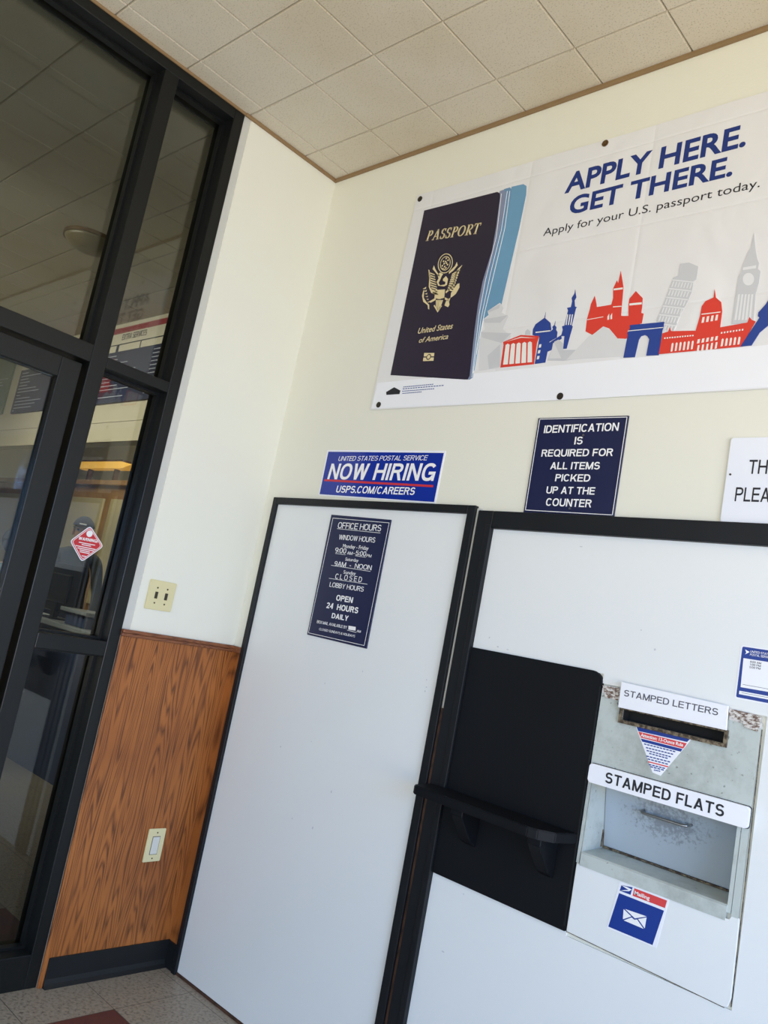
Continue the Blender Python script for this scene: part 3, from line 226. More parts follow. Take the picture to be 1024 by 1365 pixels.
EMBLEM = [[[0.7565, 3.0412], [0.7898, 3.0256], [0.7909, 3.021], [0.7581, 3.0347]], [[0.9223, 3.0248], [0.885, 3.0099], [0.886, 3.0054], [0.9239, 3.0176]], [[0.76, 3.0295], [0.7949, 3.0137], [0.796, 3.0091], [0.7616, 3.023]], [[0.9203, 3.0139], [0.8839, 3.002], [0.8849, 2.9974], [0.9219, 3.0067]], [[0.764, 3.0177], [0.8001, 3.0019], [0.8011, 2.9973], [0.7655, 3.0113]], [[0.9183, 3.003], [0.8828, 2.9941], [0.8839, 2.9893], [0.92, 2.9958]], [[0.7685, 3.0059], [0.8052, 2.99], [0.8063, 2.9855], [0.77, 2.9995]], [[0.9164, 2.9921], [0.8817, 2.9862], [0.8828, 2.9813], [0.918, 2.9849]], [[0.7735, 2.994], [0.8103, 2.9783], [0.8114, 2.9737], [0.775, 2.9876]], [[0.9144, 2.9811], [0.8807, 2.9783], [0.8818, 2.9733], [0.916, 2.974]], [[0.779, 2.9821], [0.8154, 2.9665], [0.8164, 2.962], [0.7805, 2.9757]], [[0.9125, 2.9702], [0.8796, 2.9704], [0.8807, 2.9653], [0.9141, 2.9631]], [[0.785, 2.9701], [0.8204, 2.9548], [0.8215, 2.9503], [0.7866, 2.9637]], [[0.9105, 2.9593], [0.8785, 2.9625], [0.8797, 2.9573], [0.9121, 2.9522]], [[0.7915, 2.9581], [0.8255, 2.9431], [0.8266, 2.9386], [0.7931, 2.9518]], [[0.9085, 2.9484], [0.8774, 2.9546], [0.8786, 2.9493], [0.9102, 2.9413]], [[0.7986, 2.9461], [0.8305, 2.9315], [0.8316, 2.927], [0.8001, 2.9397]], [[0.9066, 2.9375], [0.8764, 2.9467], [0.8776, 2.9413], [0.9082, 2.9305]], [[0.7492, 3.0536], [0.7555, 3.0503], [0.7705, 3.0166], [0.7787, 2.9712], [0.7969, 2.9507], [0.8243, 2.9355], [0.8205, 2.9296], [0.7908, 2.9429], [0.7709, 2.9724], [0.7632, 3.0134]], [[0.9312, 3.0412], [0.9276, 3.0345], [0.9115, 3.0052], [0.91, 2.9669], [0.8993, 2.9473], [0.873, 2.9279], [0.8687, 2.935], [0.8903, 2.953], [0.9027, 2.9724], [0.9031, 3.0088], [0.9115, 3.0276]], [[0.7729, 3.0516], [0.776, 3.0679], [0.788, 3.0489], [0.8084, 3.0254], [0.8221, 3.0121], [0.8141, 3.0126], [0.7935, 3.0325]], [[0.8668, 3.0217], [0.8928, 3.043], [0.8991, 3.06], [0.9068, 3.0439], [0.8894, 3.0242], [0.8689, 3.0127]], [[0.8073, 3.0191], [0.8184, 3.0281], [0.8364, 3.0184], [0.8309, 3.0084], [0.828, 2.998], [0.8214, 2.9817], [0.8322, 2.969], [0.8583, 2.969], [0.8584, 2.9798], [0.8438, 2.9866], [0.8417, 2.9957], [0.8548, 3.0064], [0.8687, 2.9911], [0.8695, 2.965], [0.855, 2.9609], [0.8216, 2.9694], [0.8093, 2.988], [0.8165, 3.0021]], [[0.8126, 2.9517], [0.8635, 2.9466], [0.868, 2.9093], [0.8425, 2.9072], [0.814, 2.9167]], [[0.8249, 2.9064], [0.8316, 2.9045], [0.837, 2.8683], [0.8338, 2.8688]], [[0.8331, 2.9051], [0.8398, 2.9032], [0.8432, 2.8623], [0.8399, 2.8627]], [[0.8412, 2.9039], [0.8479, 2.902], [0.8493, 2.8563], [0.846, 2.8567]], [[0.8493, 2.9027], [0.856, 2.9008], [0.8529, 2.8609], [0.8496, 2.8614]], [[0.8574, 2.9015], [0.864, 2.8996], [0.8564, 2.8655], [0.8532, 2.866]], [[0.8185, 2.8822], [0.8474, 2.8488], [0.8647, 2.8746], [0.8589, 2.8772], [0.845, 2.859], [0.8231, 2.885]], [[0.7438, 2.9591], [0.7483, 2.9628], [0.7544, 2.9266], [0.7728, 2.9063], [0.7927, 2.8903], [0.7979, 2.8687], [0.7904, 2.8732], [0.785, 2.8892], [0.756, 2.9088], [0.7426, 2.9372]], [[0.7387, 2.9688], [0.7563, 2.9748], [0.7563, 2.966]], [[0.7467, 2.956], [0.763, 2.9605], [0.7627, 2.9526]], [[0.7547, 2.9433], [0.7696, 2.9462], [0.7692, 2.9393]], [[0.7626, 2.9306], [0.7763, 2.9321], [0.7756, 2.926]], [[0.7705, 2.918], [0.7829, 2.9179], [0.782, 2.9128]], [[0.7784, 2.9055], [0.7895, 2.9038], [0.7883, 2.8996]], [[0.9242, 2.9603], [0.9342, 2.9608], [0.9386, 2.943], [0.9263, 2.9174], [0.9131, 2.9088], [0.9015, 2.9042], [0.9001, 2.9258], [0.9103, 2.9433]], [[0.9015, 2.9042], [0.8976, 2.8877], [0.9033, 2.8741], [0.8979, 2.8643], [0.8776, 2.8745], [0.8812, 2.8923], [0.8946, 2.901]], [[0.7867, 2.9042], [0.8064, 2.9109], [0.8231, 2.9183], [0.8233, 2.9066], [0.7988, 2.8981]], [[0.8707, 2.911], [0.8951, 2.8988], [0.8918, 2.8907], [0.8741, 2.9007]]]
# ------------------------------------------------------------------ mesh helpers
def link(name, bm, m, parent=None, smooth=False, kind=None):
    me = bpy.data.meshes.new(name); bmesh.ops.recalc_face_normals(bm, faces=bm.faces[:]); bm.to_mesh(me); bm.free()
    for x in (m if isinstance(m, (list, tuple)) else [m]): me.materials.append(x)
    if smooth:
        for p in me.polygons: p.use_smooth = True
    o = bpy.data.objects.new(name, me); COL.objects.link(o)
    if parent: o.parent = parent
    if kind: o['kind'] = kind
    return o
def tag(o, label, cat, group=None):
    o['label'] = label; o['category'] = cat
    if group: o['group'] = group
    return o
def thing(name, label, cat, group=None, loc=(0, 0, 0)):
    o = bpy.data.objects.new(name, None); COL.objects.link(o); o.empty_display_size = 0.05; o.location = loc
    return tag(o, label, cat, group)
def struct(name):
    o = bpy.data.objects.new(name, None); COL.objects.link(o); o.empty_display_size = 0.05; o['kind'] = 'structure'
    return o
def new(): return bmesh.new()
def box(bm, x0, x1, y0, y1, z0, z1, bev=0.0, mi=0):
    n0 = set(bm.faces)
    r = bmesh.ops.create_cube(bm, size=1.0)
    bmesh.ops.transform(bm, verts=r['verts'], matrix=Matrix.Translation(((x0 + x1) / 2, (y0 + y1) / 2, (z0 + z1) / 2)) @ Matrix.Diagonal((abs(x1 - x0), abs(y1 - y0), abs(z1 - z0), 1)))
    if bev:
        es = list({e for v in r['verts'] for e in v.link_edges})
        bmesh.ops.bevel(bm, geom=es, offset=bev, segments=2, profile=0.5, affect='EDGES')
    if mi:
        for f in bm.faces:
            if f not in n0: f.material_index = mi
    return bm
def prism(bm, pts, y0, y1, mi=0, axis='y'):
    """polygon in the plane of a wall, given thickness: (x,z) for axis y, (y,z) for axis x, (x,y) for axis z"""
    f3 = {'y': lambda a, b, t: (a, t, b), 'x': lambda a, b, t: (t, a, b), 'z': lambda a, b, t: (a, b, t)}[axis]
    P = [tuple(p) for p in pts]
    Q = [P[0]]
    for p in P[1:]:
        if (p[0] - Q[-1][0]) ** 2 + (p[1] - Q[-1][1]) ** 2 > 1e-8: Q.append(p)
    if (Q[0][0] - Q[-1][0]) ** 2 + (Q[0][1] - Q[-1][1]) ** 2 < 1e-8: Q.pop()
    a = [bm.verts.new(f3(u, v, y0)) for u, v in Q]; b = [bm.verts.new(f3(u, v, y1)) for u, v in Q]
    fs = [bm.faces.new(a), bm.faces.new(b[::-1])]
    n = len(Q)
    for i in range(n): fs.append(bm.faces.new((a[i], b[i], b[(i + 1) % n], a[(i + 1) % n])))
    for f in fs: f.material_index = mi
    return bm
def strip(bm, pts, wd, y0, y1, mi=0, axis='y'):
    """a drawn line of width wd along pts"""
    for (ax, az), (bx, bz) in zip(pts, pts[1:]):
        d = math.hypot(bx - ax, bz - az)
        if d < 1e-6: continue
        nx, nz = -(bz - az) / d * wd / 2, (bx - ax) / d * wd / 2
        prism(bm, [(ax + nx, az + nz), (bx + nx, bz + nz), (bx - nx, bz - nz), (ax - nx, az - nz)], y0, y1, mi, axis)
def rrect(x0, x1, z0, z1, r, n=5, corners=(1, 1, 1, 1)):
    out = []
    for k, (cx, cz, a0) in enumerate(((x1 - r, z1 - r, 0), (x0 + r, z1 - r, 90), (x0 + r, z0 + r, 180), (x1 - r, z0 + r, 270))):
        if not corners[k]:
            out.append(((x1, z1), (x0, z1), (x0, z0), (x1, z0))[k]); continue
        for i in range(n + 1):
            a = math.radians(a0 + 90 * i / n); out.append((cx + r * math.cos(a), cz + r * math.sin(a)))
    return out
def ring_pts(cx, cz, rx, rz, n=20): return [(cx + rx * math.cos(2 * math.pi * i / n), cz + rz * math.sin(2 * math.pi * i / n)) for i in range(n)]
def tube(bm, pts, r, seg=10):
    P = [Vector(p) for p in pts]; rings = []
    for i, p in enumerate(P):
        t = (P[min(i + 1, len(P) - 1)] - P[max(i - 1, 0)]).normalized()
        up = Vector((0, 0, 1)) if abs(t.z) < 0.9 else Vector((1, 0, 0))
        a = t.cross(up).normalized(); b = t.cross(a)
        rings.append([bm.verts.new(p + (a * math.cos(2 * math.pi * k / seg) + b * math.sin(2 * math.pi * k / seg)) * r) for k in range(seg)])
    for A, B in zip(rings, rings[1:]):
        for k in range(seg): bm.faces.new((A[k], A[(k + 1) % seg], B[(k + 1) % seg], B[k]))
    bm.faces.new(rings[0]); bm.faces.new(rings[-1][::-1])
def jag(P, step=0.007, amp=0.0016):
    out = []; r = random.Random(11)
    for a, b in zip(P, list(P[1:]) + [P[0]]):
        n = max(1, int(math.hypot(b[0] - a[0], b[1] - a[1]) / step))
        for k in range(n): out.append((a[0] + (b[0] - a[0]) * k / n + r.uniform(-amp, amp), a[1] + (b[1] - a[1]) * k / n + r.uniform(-amp, amp)))
    return out
def disc(bm, cx, cz, r, y0, y1, axis='y', n=20, mi=0): prism(bm, ring_pts(cx, cz, r, r, n), y0, y1, mi, axis)
def torus_ring(bm, cx, cz, r0, r1, y0, y1, n=24, rx=1.0, rz=1.0, mi=0):
    o = ring_pts(cx, cz, r1 * rx, r1 * rz, n); i = ring_pts(cx, cz, r0 * rx, r0 * rz, n)
    for k in range(n):
        j = (k + 1) % n; prism(bm, [o[k], o[j], i[j], i[k]], y0, y1, mi)

# text: Blender's built-in font turned into mesh and fitted to a measured box
_tc = {}
def text_mesh(s, bold, shear, ext=0.0):
    key = (s, bold, shear)
    if key in _tc: return _tc[key]
    cu = bpy.data.curves.new('t', 'FONT'); cu.body = s; cu.size = 1.0; cu.offset = bold; cu.shear = shear; cu.resolution_u = 4
    o = bpy.data.objects.new('t', cu); COL.objects.link(o)
    bpy.context.view_layer.update()
    me = bpy.data.meshes.new_from_object(o.evaluated_get(bpy.context.evaluated_depsgraph_get()))
    vs = [tuple(v.co[:2]) for v in me.vertices]; fs = [tuple(p.vertices) for p in me.polygons]
    bpy.data.objects.remove(o); bpy.data.curves.remove(cu); bpy.data.meshes.remove(me)
    _tc[key] = (vs, fs); return vs, fs
CAPH = max(v[1] for v in text_mesh('H', 0.0, 0.0)[0])
def put_text(bm, s, x0, x1, zb, zt, y, bold=0.0, shear=0.0, mi=0, to3=None, dz=0.0):
    """fit the ink of s between x0 and x1 on baseline zb (right end at zb+dz) with capital height zt-zb"""
    vs, fs = text_mesh(s, bold, shear)
    xa, xb = min(v[0] for v in vs), max(v[0] for v in vs)
    sx = (x1 - x0) / (xb - xa); sz = (zt - zb) / CAPH
    to3 = to3 or (lambda a, b: (a, y, b))
    V = [bm.verts.new(to3(x0 + (v[0] - xa) * sx, zb + v[1] * sz + dz * (v[0] - xa) / (xb - xa))) for v in vs]
    for f in fs:
        try: bm.faces.new([V[i] for i in f]).material_index = mi
        except ValueError: pass
# uppercase grotesque lettering built from bars, diagonals and ring segments (capital height 1)
SANS_W = dict(A=.93, B=.84, C=.90, D=.90, E=.79, F=.74, G=.97, H=.90, I=.24, J=.66, K=.9, L=.71, M=1.06, N=.9, O=.98, P=.82, Q=.98, R=.88, S=.84, T=.82, U=.88, V=.9, W=1.26, X=.88, Y=.9, Z=.8)
def sans_glyph(ch, t):
    P = []
    w_ = SANS_W.get(ch, .72)
    if ch == 'I': w_ = t
    th = t * 0.86
    def bar(x0, z0, x1, z1): P.append([(x0, z0), (x1, z0), (x1, z1), (x0, z1)])
    def dg(x0, z0, x1, z1, k=t * 1.08): P.append([(x0, z0), (x0 + k, z0), (x1 + k, z1), (x1, z1)])
    def arc(cx, cz, rx, rz, a0, a1, n=14, pw=2.35):
        def pt(a, fx, fz):
            c, s = math.cos(a), math.sin(a)
            return (cx + math.copysign(abs(c) ** (2 / pw), c) * fx, cz + math.copysign(abs(s) ** (2 / pw), s) * fz)
        for i in range(n):
            a, b_ = math.radians(a0 + (a1 - a0) * i / n), math.radians(a0 + (a1 - a0) * (i + 1) / n)
            P.append([pt(a, rx, rz), pt(b_, rx, rz), pt(b_, rx - t, rz - th), pt(a, rx - t, rz - th)])
    k = t * 1.08; h = w_ / 2
    if ch == 'A': dg(0, 0, h - k / 2, 1); dg(w_ - k, 0, h - k / 2, 1); bar(w_ * .2, .23, w_ * .8, .23 + th * .95)
    elif ch == 'B': bar(0, 0, t, 1); bar(0, 0, w_ * .55, th); bar(0, 1 - th, w_ * .5, 1); bar(0, .5 - th / 2 + .02, w_ * .55, .5 + th / 2 + .02); arc(w_ * .5, .76 - th / 8, w_ * .45, .24 + th / 8, 90, -90, 10); arc(w_ * .54, .28, w_ * .46, .28, 90, -90, 10)
    elif ch == 'C': arc(h, .5, h, .51, 38, 322, 22)
    elif ch == 'D': bar(0, 0, t, 1); bar(0, 0, w_ * .45, th); bar(0, 1 - th, w_ * .45, 1); arc(w_ * .42, .5, w_ * .58, .5, 90, -90, 16)
    elif ch == 'E': bar(0, 0, t, 1); bar(0, 0, w_, th); bar(0, 1 - th, w_, 1); bar(0, .5 - th / 2 + .02, w_ * .94, .5 + th / 2 + .02)
    elif ch == 'F': bar(0, 0, t, 1); bar(0, 1 - th, w_, 1); bar(0, .48 - th / 2, w_ * .9, .48 + th / 2)
    elif ch == 'G': arc(h, .5, h, .51, 40, 335, 22); bar(h, .44 - th / 2, w_, .44 + th / 2); bar(w_ - t * .85, 0, w_, .46)
    elif ch == 'H': bar(0, 0, t, 1); bar(w_ - t, 0, w_, 1); bar(0, .52 - th / 2, w_, .52 + th / 2)
    elif ch == 'I': bar(0, 0, t, 1)
    elif ch == 'J': bar(w_ - t, .3, w_, 1); arc(h, .3, h, .31, 180, 360, 12)
    elif ch == 'K': bar(0, 0, t, 1); dg(t * .5, .32, w_ - k * 1.15, 1, k * 1.2); dg(w_ - k * 1.15, 0, w_ * .3, .62, k * 1.2)
    elif ch == 'L': bar(0, 0, t, 1); bar(0, 0, w_, th)
    elif ch == 'M': bar(0, 0, t, 1); bar(w_ - t, 0, w_, 1); dg(h - k / 2, 0, 0, 1); dg(h - k / 2, 0, w_ - k, 1)
    elif ch == 'N': bar(0, 0, t, 1); bar(w_ - t, 0, w_, 1); dg(w_ - k, 0, 0, 1)
    elif ch in 'OQ':
        arc(h, .5, h, .51, 0, 360, 30)
        if ch == 'Q': dg(w_ * .84, -.05, w_ * .52, .26)
    elif ch == 'P': bar(0, 0, t, 1); bar(0, 1 - th, w_ * .55, 1); bar(0, .42, w_ * .55, .42 + th); arc(w_ * .5, .71, w_ * .5, .29, 90, -90, 12)
    elif ch == 'R': bar(0, 0, t, 1); bar(0, 1 - th, w_ * .55, 1); bar(0, .44, w_ * .55, .44 + th); arc(w_ * .48, .72, w_ * .48, .28, 90, -90, 12); dg(w_ - t * 1.05, 0, w_ * .48, .47, t * 1.1)
    elif ch == 'S':
        r1, r2 = .26 + th / 4, .27 + th / 4
        arc(h, 1.01 - r1, h * .94, r1, 22, 262, 16, 2.1); arc(h, -.01 + r2, h, r2, -158, 82, 16, 2.1); dg(w_ * .45, -.02 + 2 * r2 - th, w_ * .45 - .01, -.02 + 2 * r2, w_ * .12)
    elif ch == 'T': bar(0, 1 - th, w_, 1); bar(h - t / 2, 0, h + t / 2, 1)
    elif ch == 'U': bar(0, .36, t, 1); bar(w_ - t, .36, w_, 1); arc(h, .37, h, .38, 180, 360, 14)
    elif ch == 'V': dg(h - k / 2, 0, 0, 1); dg(h - k / 2, 0, w_ - k, 1)
    elif ch == 'W': q = w_ / 4; dg(q * 1.05 - k / 2, 0, 0, 1); dg(q * 1.05 - k / 2, 0, h - k / 2, 1); dg(3 * q - k / 2 - q * .05, 0, h - k / 2, 1); dg(3 * q - k / 2 - q * .05, 0, w_ - k, 1)
    elif ch == 'X': dg(0, 0, w_ - k * 1.15, 1, k * 1.15); dg(w_ - k * 1.15, 0, 0, 1, k * 1.15)
    elif ch == 'Y': bar(h - t / 2, 0, h + t / 2, .42); dg(h - k / 2, .4, 0, 1); dg(h - k / 2, .4, w_ - k, 1)
    elif ch == 'Z': bar(0, 0, w_, th); bar(0, 1 - th, w_, 1); dg(0, th * .6, w_ - k * 1.2, 1 - th * .6, k * 1.2)
    elif ch == '0': arc(h, .5, h, .51, 0, 360, 26)
    elif ch == '1': bar(w_ * .5, 0, w_ * .5 + t, 1); bar(w_ * .2, .7, w_ * .6, .7 + th * .8)
    elif ch == '2': arc(h, .69, h, .32, 170, -30, 14, 2.1); dg(0, th * .7, w_ * .66, .58, t * 1.15); bar(0, 0, w_, th)
    elif ch == '4': bar(w_ * .62, 0, w_ * .62 + t, 1); bar(0, .22, w_, .22 + th); dg(0, .25, w_ * .62 - t * .1, 1, t * .95)
    elif ch == '5': arc(h, .32, h, .33, -165, 120, 16, 2.1); bar(w_ * .1, 1 - th, w_ * .93, 1); dg(w_ * .04, .46, w_ * .14, 1, t * .9)
    elif ch == '8': arc(h, .75, h * .9, .26, 0, 360, 18, 2.1); arc(h, .28, h, .29, 0, 360, 18, 2.1)
    elif ch == '9': arc(h, .67, h, .34, 0, 360, 20, 2.1); arc(h, .5, h, .51, -115, 12, 12, 2.1)
    elif ch == '3': arc(h, .75, h * .92, .26, 160, -90, 14, 2.1); arc(h, .28, h, .29, 90, -160, 14, 2.1)
    elif ch == '.': w_ = t * 1.1; bar(0, 0, w_, t)
    elif ch == ':': w_ = t * 1.1; bar(0, .08, w_, .08 + t); bar(0, .55, w_, .55 + t)
    elif ch == '!': w_ = t * 1.2; bar(0, 0, w_, t); bar(0, .3, w_, 1)
    elif ch == '-': w_ = .36; bar(0, .34, w_, .34 + th)
    elif ch == '/': w_ = .38; dg(0, -.03, w_ - t * .8, 1.03, t * .8)
    elif ch == '&': arc(w_ * .42, .78, w_ * .28, .23, 0, 360, 14); arc(w_ * .4, .27, w_ * .4, .28, 20, 300, 14); dg(w_ - t, 0, w_ * .18, .75, t)
    return w_, P
def sans(bm, s, x0, x1, zb, zt, y, t=.19, shear=0.0, mi=0, gap=.11, to3=None, dz=0.0):
    cx = 0; out = []; dep = []
    for ch in s:
        if ch == ' ': cx += .42; continue
        w_, P = sans_glyph(ch, t)
        dep += list(range(len(P))); out += [[(cx + u + shear * v, v) for u, v in p] for p in P]; cx += w_ + gap
    xa = min(u for p in out for u, v in p); xb = max(u for p in out for u, v in p); k = (x1 - x0) / (xb - xa); h = zt - zb
    to3 = to3 or (lambda a, b, d: (a, y - d, b))
    for p, dp in zip(out, dep):
        q = [(x0 + (u - xa) * k, zb + v * h + dz * (u - xa) / (xb - xa)) for u, v in p]
        ar = sum(q[i - 1][0] * q[i][1] - q[i][0] * q[i - 1][1] for i in range(len(q)))
        bm.faces.new([bm.verts.new(to3(v[0], v[1], dp * 7e-6)) for v in (q if ar > 0 else q[::-1])]).material_index = mi
def sans_lines(lines, y, m, parent, t=.19, shear=0.0, gap=.11):
    for s, x0, x1, zb, zt in lines:
        bm = new(); sans(bm, s, x0, x1, zb, zt, y, t, shear, 0, gap); thicken(bm, (0, -0.0003, 0)); link('lettering', bm, m, parent)
def thicken(bm, d):
    """give lettering the thickness of its ink or vinyl"""
    bmesh.ops.recalc_face_normals(bm, faces=bm.faces[:])
    r = bmesh.ops.extrude_face_region(bm, geom=bm.faces[:])
    bmesh.ops.translate(bm, vec=d, verts=[g for g in r['geom'] if isinstance(g, bmesh.types.BMVert)])
def lettering(lines, y, m, parent, bold=0.0, shear=0.0, name='lettering'):
    for s, x0, x1, zb, zt in lines:
        bm = new(); put_text(bm, s, x0, x1, zb, zt, y, bold, shear); thicken(bm, (0, -0.0003, 0)); link(name, bm, m, parent)

# ------------------------------------------------------------------ the room
H = 3.6637
bm = new(); box(bm, -11.6, 6.2, -5.6, 4.2, -0.1, 0.0); link('floor', bm, M['floor'], kind='structure')
# ceiling: one suspended sheet of bevelled tiles (scored squares), over both rooms
bm = new(); gx, gy, sx, sy = 0.4353, 0.2125, 0.337, 0.3323
def tiles(x_lo, x_hi, y_lo, y_hi):
    i0 = math.floor((x_lo - gx) / sx); i1 = math.ceil((x_hi - gx) / sx); j0 = math.floor((-y_hi - gy) / sy); j1 = math.ceil((-y_lo - gy) / sy)
    for i in range(i0, i1):
        for j in range(j0, j1):
            xa, xb = max(gx + i * sx, x_lo), min(gx + (i + 1) * sx, x_hi); yb, ya = min(-gy - j * sy, y_hi), max(-gy - (j + 1) * sy, y_lo)
            if xb - xa < 0.02 or yb - ya < 0.02: continue
            e, d = 0.0052, 0.011
            o = [bm.verts.new(p) for p in ((xa, ya, H + d), (xb, ya, H + d), (xb, yb, H + d), (xa, yb, H + d))]
            n = [bm.verts.new(p) for p in ((xa + e, ya + e, H), (xb - e, ya + e, H), (xb - e, yb - e, H), (xa + e, yb - e, H))]
            bm.faces.new(n)
            for k in range(4): bm.faces.new((o[k], o[(k + 1) % 4], n[(k + 1) % 4], n[k]))
tiles(-0.02, 6.2, -5.6, 0.0); tiles(-11.4, -0.02, -5.6, 3.7)
box(bm, -0.05, 6.2, -5.6, 0.2, H + 0.0112, H + 0.09)
link('ceiling', bm, M['ceil'], kind='structure')
bm = new(); box(bm, -11.6, -0.05, -5.6, 4.2, H + 0.0112, H + 0.09); link('ceiling_counter_room', bm, M['ceil'], kind='structure')
# back wall with the mail recess and letter slot cut through
bm = new()
RX0, RX1, RZ0, RZ1 = 1.817, 2.248, 1.022, 1.245
SX0, SX1, SZ0, SZ1 = 1.884, 2.177, 1.434, 1.464
Y0, Y1 = 0.0, 0.16
box(bm, -0.16, RX0, Y0, Y1, 0, H); box(bm, RX1, 6.2, Y0, Y1, 0, H); box(bm, RX0, RX1, Y0, Y1, 0, RZ0); box(bm, RX0, RX1, Y0, Y1, RZ1, SZ0)
box(bm, RX0, SX0, Y0, Y1, SZ0, SZ1); box(bm, SX1, RX1, Y0, Y1, SZ0, SZ1); box(bm, RX0, RX1, Y0, Y1, SZ1, H)
box(bm, 1.6, 2.45, 0.16, 0.2, 0.9, 1.6); link('wall_back', bm, M['wall'], kind='structure')  # first box: unseen block added behind the openings to stop outside light leaking
bm = new(); box(bm, -0.16, 0, -0.53, 0.0, 0, H); link('wall_left', bm, M['wall'], kind='structure')
bm = new(); box(bm, -0.16, -0.003, -0.565, -0.53, 0, H); link('trim_1', bm, M['bead'], kind='structure')
bm = new(); box(bm, 0.0, 6.2, -0.013, 0.0, H - 0.016, H, 0.002); box(bm, 0.0, 0.012, -0.565, -0.013, H - 0.015, H, 0.002); link('trim_2', bm, M['ctrim'], kind='structure')
bm = new(); box(bm, -0.004, 0.006, -5.6, -0.565, H - 0.012, H, 0.001); link('trim_3', bm, M['ctrim'], kind='structure')
# walls behind the camera, with the window openings the daylight comes through
bm = new(); box(bm, 6.05, 6.2, -5.6, 0, 0, 0.3); box(bm, 6.05, 6.2, -5.6, 0, 2.8, H); box(bm, 6.05, 6.2, -0.5, 0, 0.3, 2.8); box(bm, 6.05, 6.2, -5.6, -4.8, 0.3, 2.8); link('wall_right', bm, M['wall'], kind='structure')
bm = new(); box(bm, -0.05, 6.2, -5.6, -5.45, 0, 0.3); box(bm, -0.05, 6.2, -5.6, -5.45, 2.8, H); box(bm, -0.05, 0.4, -5.6, -5.45, 0.3, 2.8); box(bm, 5.4, 6.2, -5.6, -5.45, 0.3, 2.8); link('wall_rear', bm, M['wall'], kind='structure')

# storefront glazing in the plane of the left wall
win = struct('window_1'); F = M['frame']
def fr(name, y0, y1, z0, z1, x0=-0.15, x1=0.0, bev=0.003, parent=win, m=F):
    bm = new(); box(bm, x0, x1, y0, y1, z0, z1, bev); return link(name, bm, m, parent)
fr('jamb', -0.616, -0.566, 0, H - 0.003); fr('mullion', -0.965, -0.899, 0, H - 0.058); fr('mullion', -2.06, -1.99, 0, H - 0.058); fr('mullion', -3.6, -3.53, 0, H - 0.058)
fr('header', -5.4, -0.616, H - 0.058, H - 0.003)
fr('transom', -0.899, -0.616, 2.343, 2.388); fr('transom', -1.99, -0.965, 2.343, 2.412); fr('transom', -3.53, -2.06, 2.343, 2.412)
fr('rail', -0.899, -0.616, 1.247, 1.306); fr('sill', -0.899, -0.616, 0.0, 0.125); fr('sill', -3.53, -2.06, 0.0, 0.125)
def bead(y0, y1, z0, z1):      # glazing bead: the step that runs round each pane
    bm = new(); a, b = -0.092, -0.06; t = 0.010
    box(bm, a, b, y0, y0 + t, z0, z1); box(bm, a, b, y1 - t, y1, z0, z1); box(bm, a, b, y0 + t, y1 - t, z0, z0 + t); box(bm, a, b, y0 + t, y1 - t, z1 - t, z1)
    link('glazing_bead', bm, F, win)
def pane(y0, y1, z0, z1):
    bm = new(); box(bm, -0.106, -0.100, y0, y1, z0, z1); link('glass_pane', bm, M['glass'], win); 
for y0, y1, z0, z1 in ((-0.899, -0.616, 2.388, H - 0.058), (-0.899, -0.616, 1.306, 2.343), (-0.899, -0.616, 0.125, 1.247), (-1.99, -0.965, 2.412, H - 0.058), (-3.53, -2.06, 2.412, H - 0.058), (-3.53, -2.06, 0.125, 2.343)):
    pane(y0, y1, z0, z1); bead(y0, y1, z0, z1)
# glazed door in the frame
d1 = struct('door_1')
def dr(name, y0, y1, z0, z1): return fr(name, y0, y1, z0, z1, -0.065, -0.012, 0.003, d1)
st = dr('stile', -1.066, -0.986, 0.012, 2.328); dr('stile', -1.975, -1.895, 0.012, 2.328)
dr('top_rail', -1.895, -1.066, 2.248, 2.328); dr('bottom_rail', -1.895, -1.066, 0.012, 0.26)
bm = new(); box(bm, -0.047, -0.041, -1.895, -1.066, 0.26, 2.248); link('glass_pane', bm, M['glass'], d1)
bm = new(); disc(bm, -1.018, 1.165, 0.006, -0.013, -0.0105, 'x'); link('lock_screw', bm, M['chrome'], d1)

# oak wainscot on the short wall and its return beside the white door
wz = 1.337
wa = thing('wainscot', 'oak veneer wainscot panel on the short wall beside the glazing', 'panelling')
bm = new(); box(bm, 0.0, 0.008, -0.548, 0.0, 0.1, wz); link('panel', bm, M['oak'], wa)
bm = new(); box(bm, 0.0, 0.013, -0.566, -0.547, 0.0, wz, 0.003); link('edge_strip', bm, M['oak'], wa)
bm = new(); box(bm, 0.008, 0.076, -0.008, 0.0, 0.1, wz); link('return_panel', bm, M['oak'], wa)
bm = new(); box(bm, 0.0, 0.016, -0.568, 0.0, wz, wz + 0.014, 0.003); box(bm, 0.0, 0.022, -0.570, 0.0, wz + 0.014, wz + 0.028, 0.004); box(bm, 0.0, 0.076, -0.018, 0.0, wz, wz + 0.028, 0.003); link('cap_moulding', bm, M['oaktrim'], wa)
bm = new()
prof = [(0.008, 0.107), (0.013, 0.107), (0.014, 0.03), (0.019, 0.012), (0.032, 0.0), (0.008, 0.0)]
n = len(prof); a = [bm.verts.new((x, -0.5475, z)) for x, z in prof]; b = [bm.verts.new((x, -0.001, z)) for x, z in prof]
bm.faces.new(a); bm.faces.new(b[::-1])
for i in range(n): bm.faces.new((a[i], a[(i + 1) % n], b[(i + 1) % n], b[i]))
link('baseboard_left', bm, M['rubber'], kind='structure')
bm = new(); box(bm, 0.014, 0.076, -0.014, 0.0, 0.0, 0.105, 0.002); link('baseboard_back', bm, M['rubber'], kind='structure')

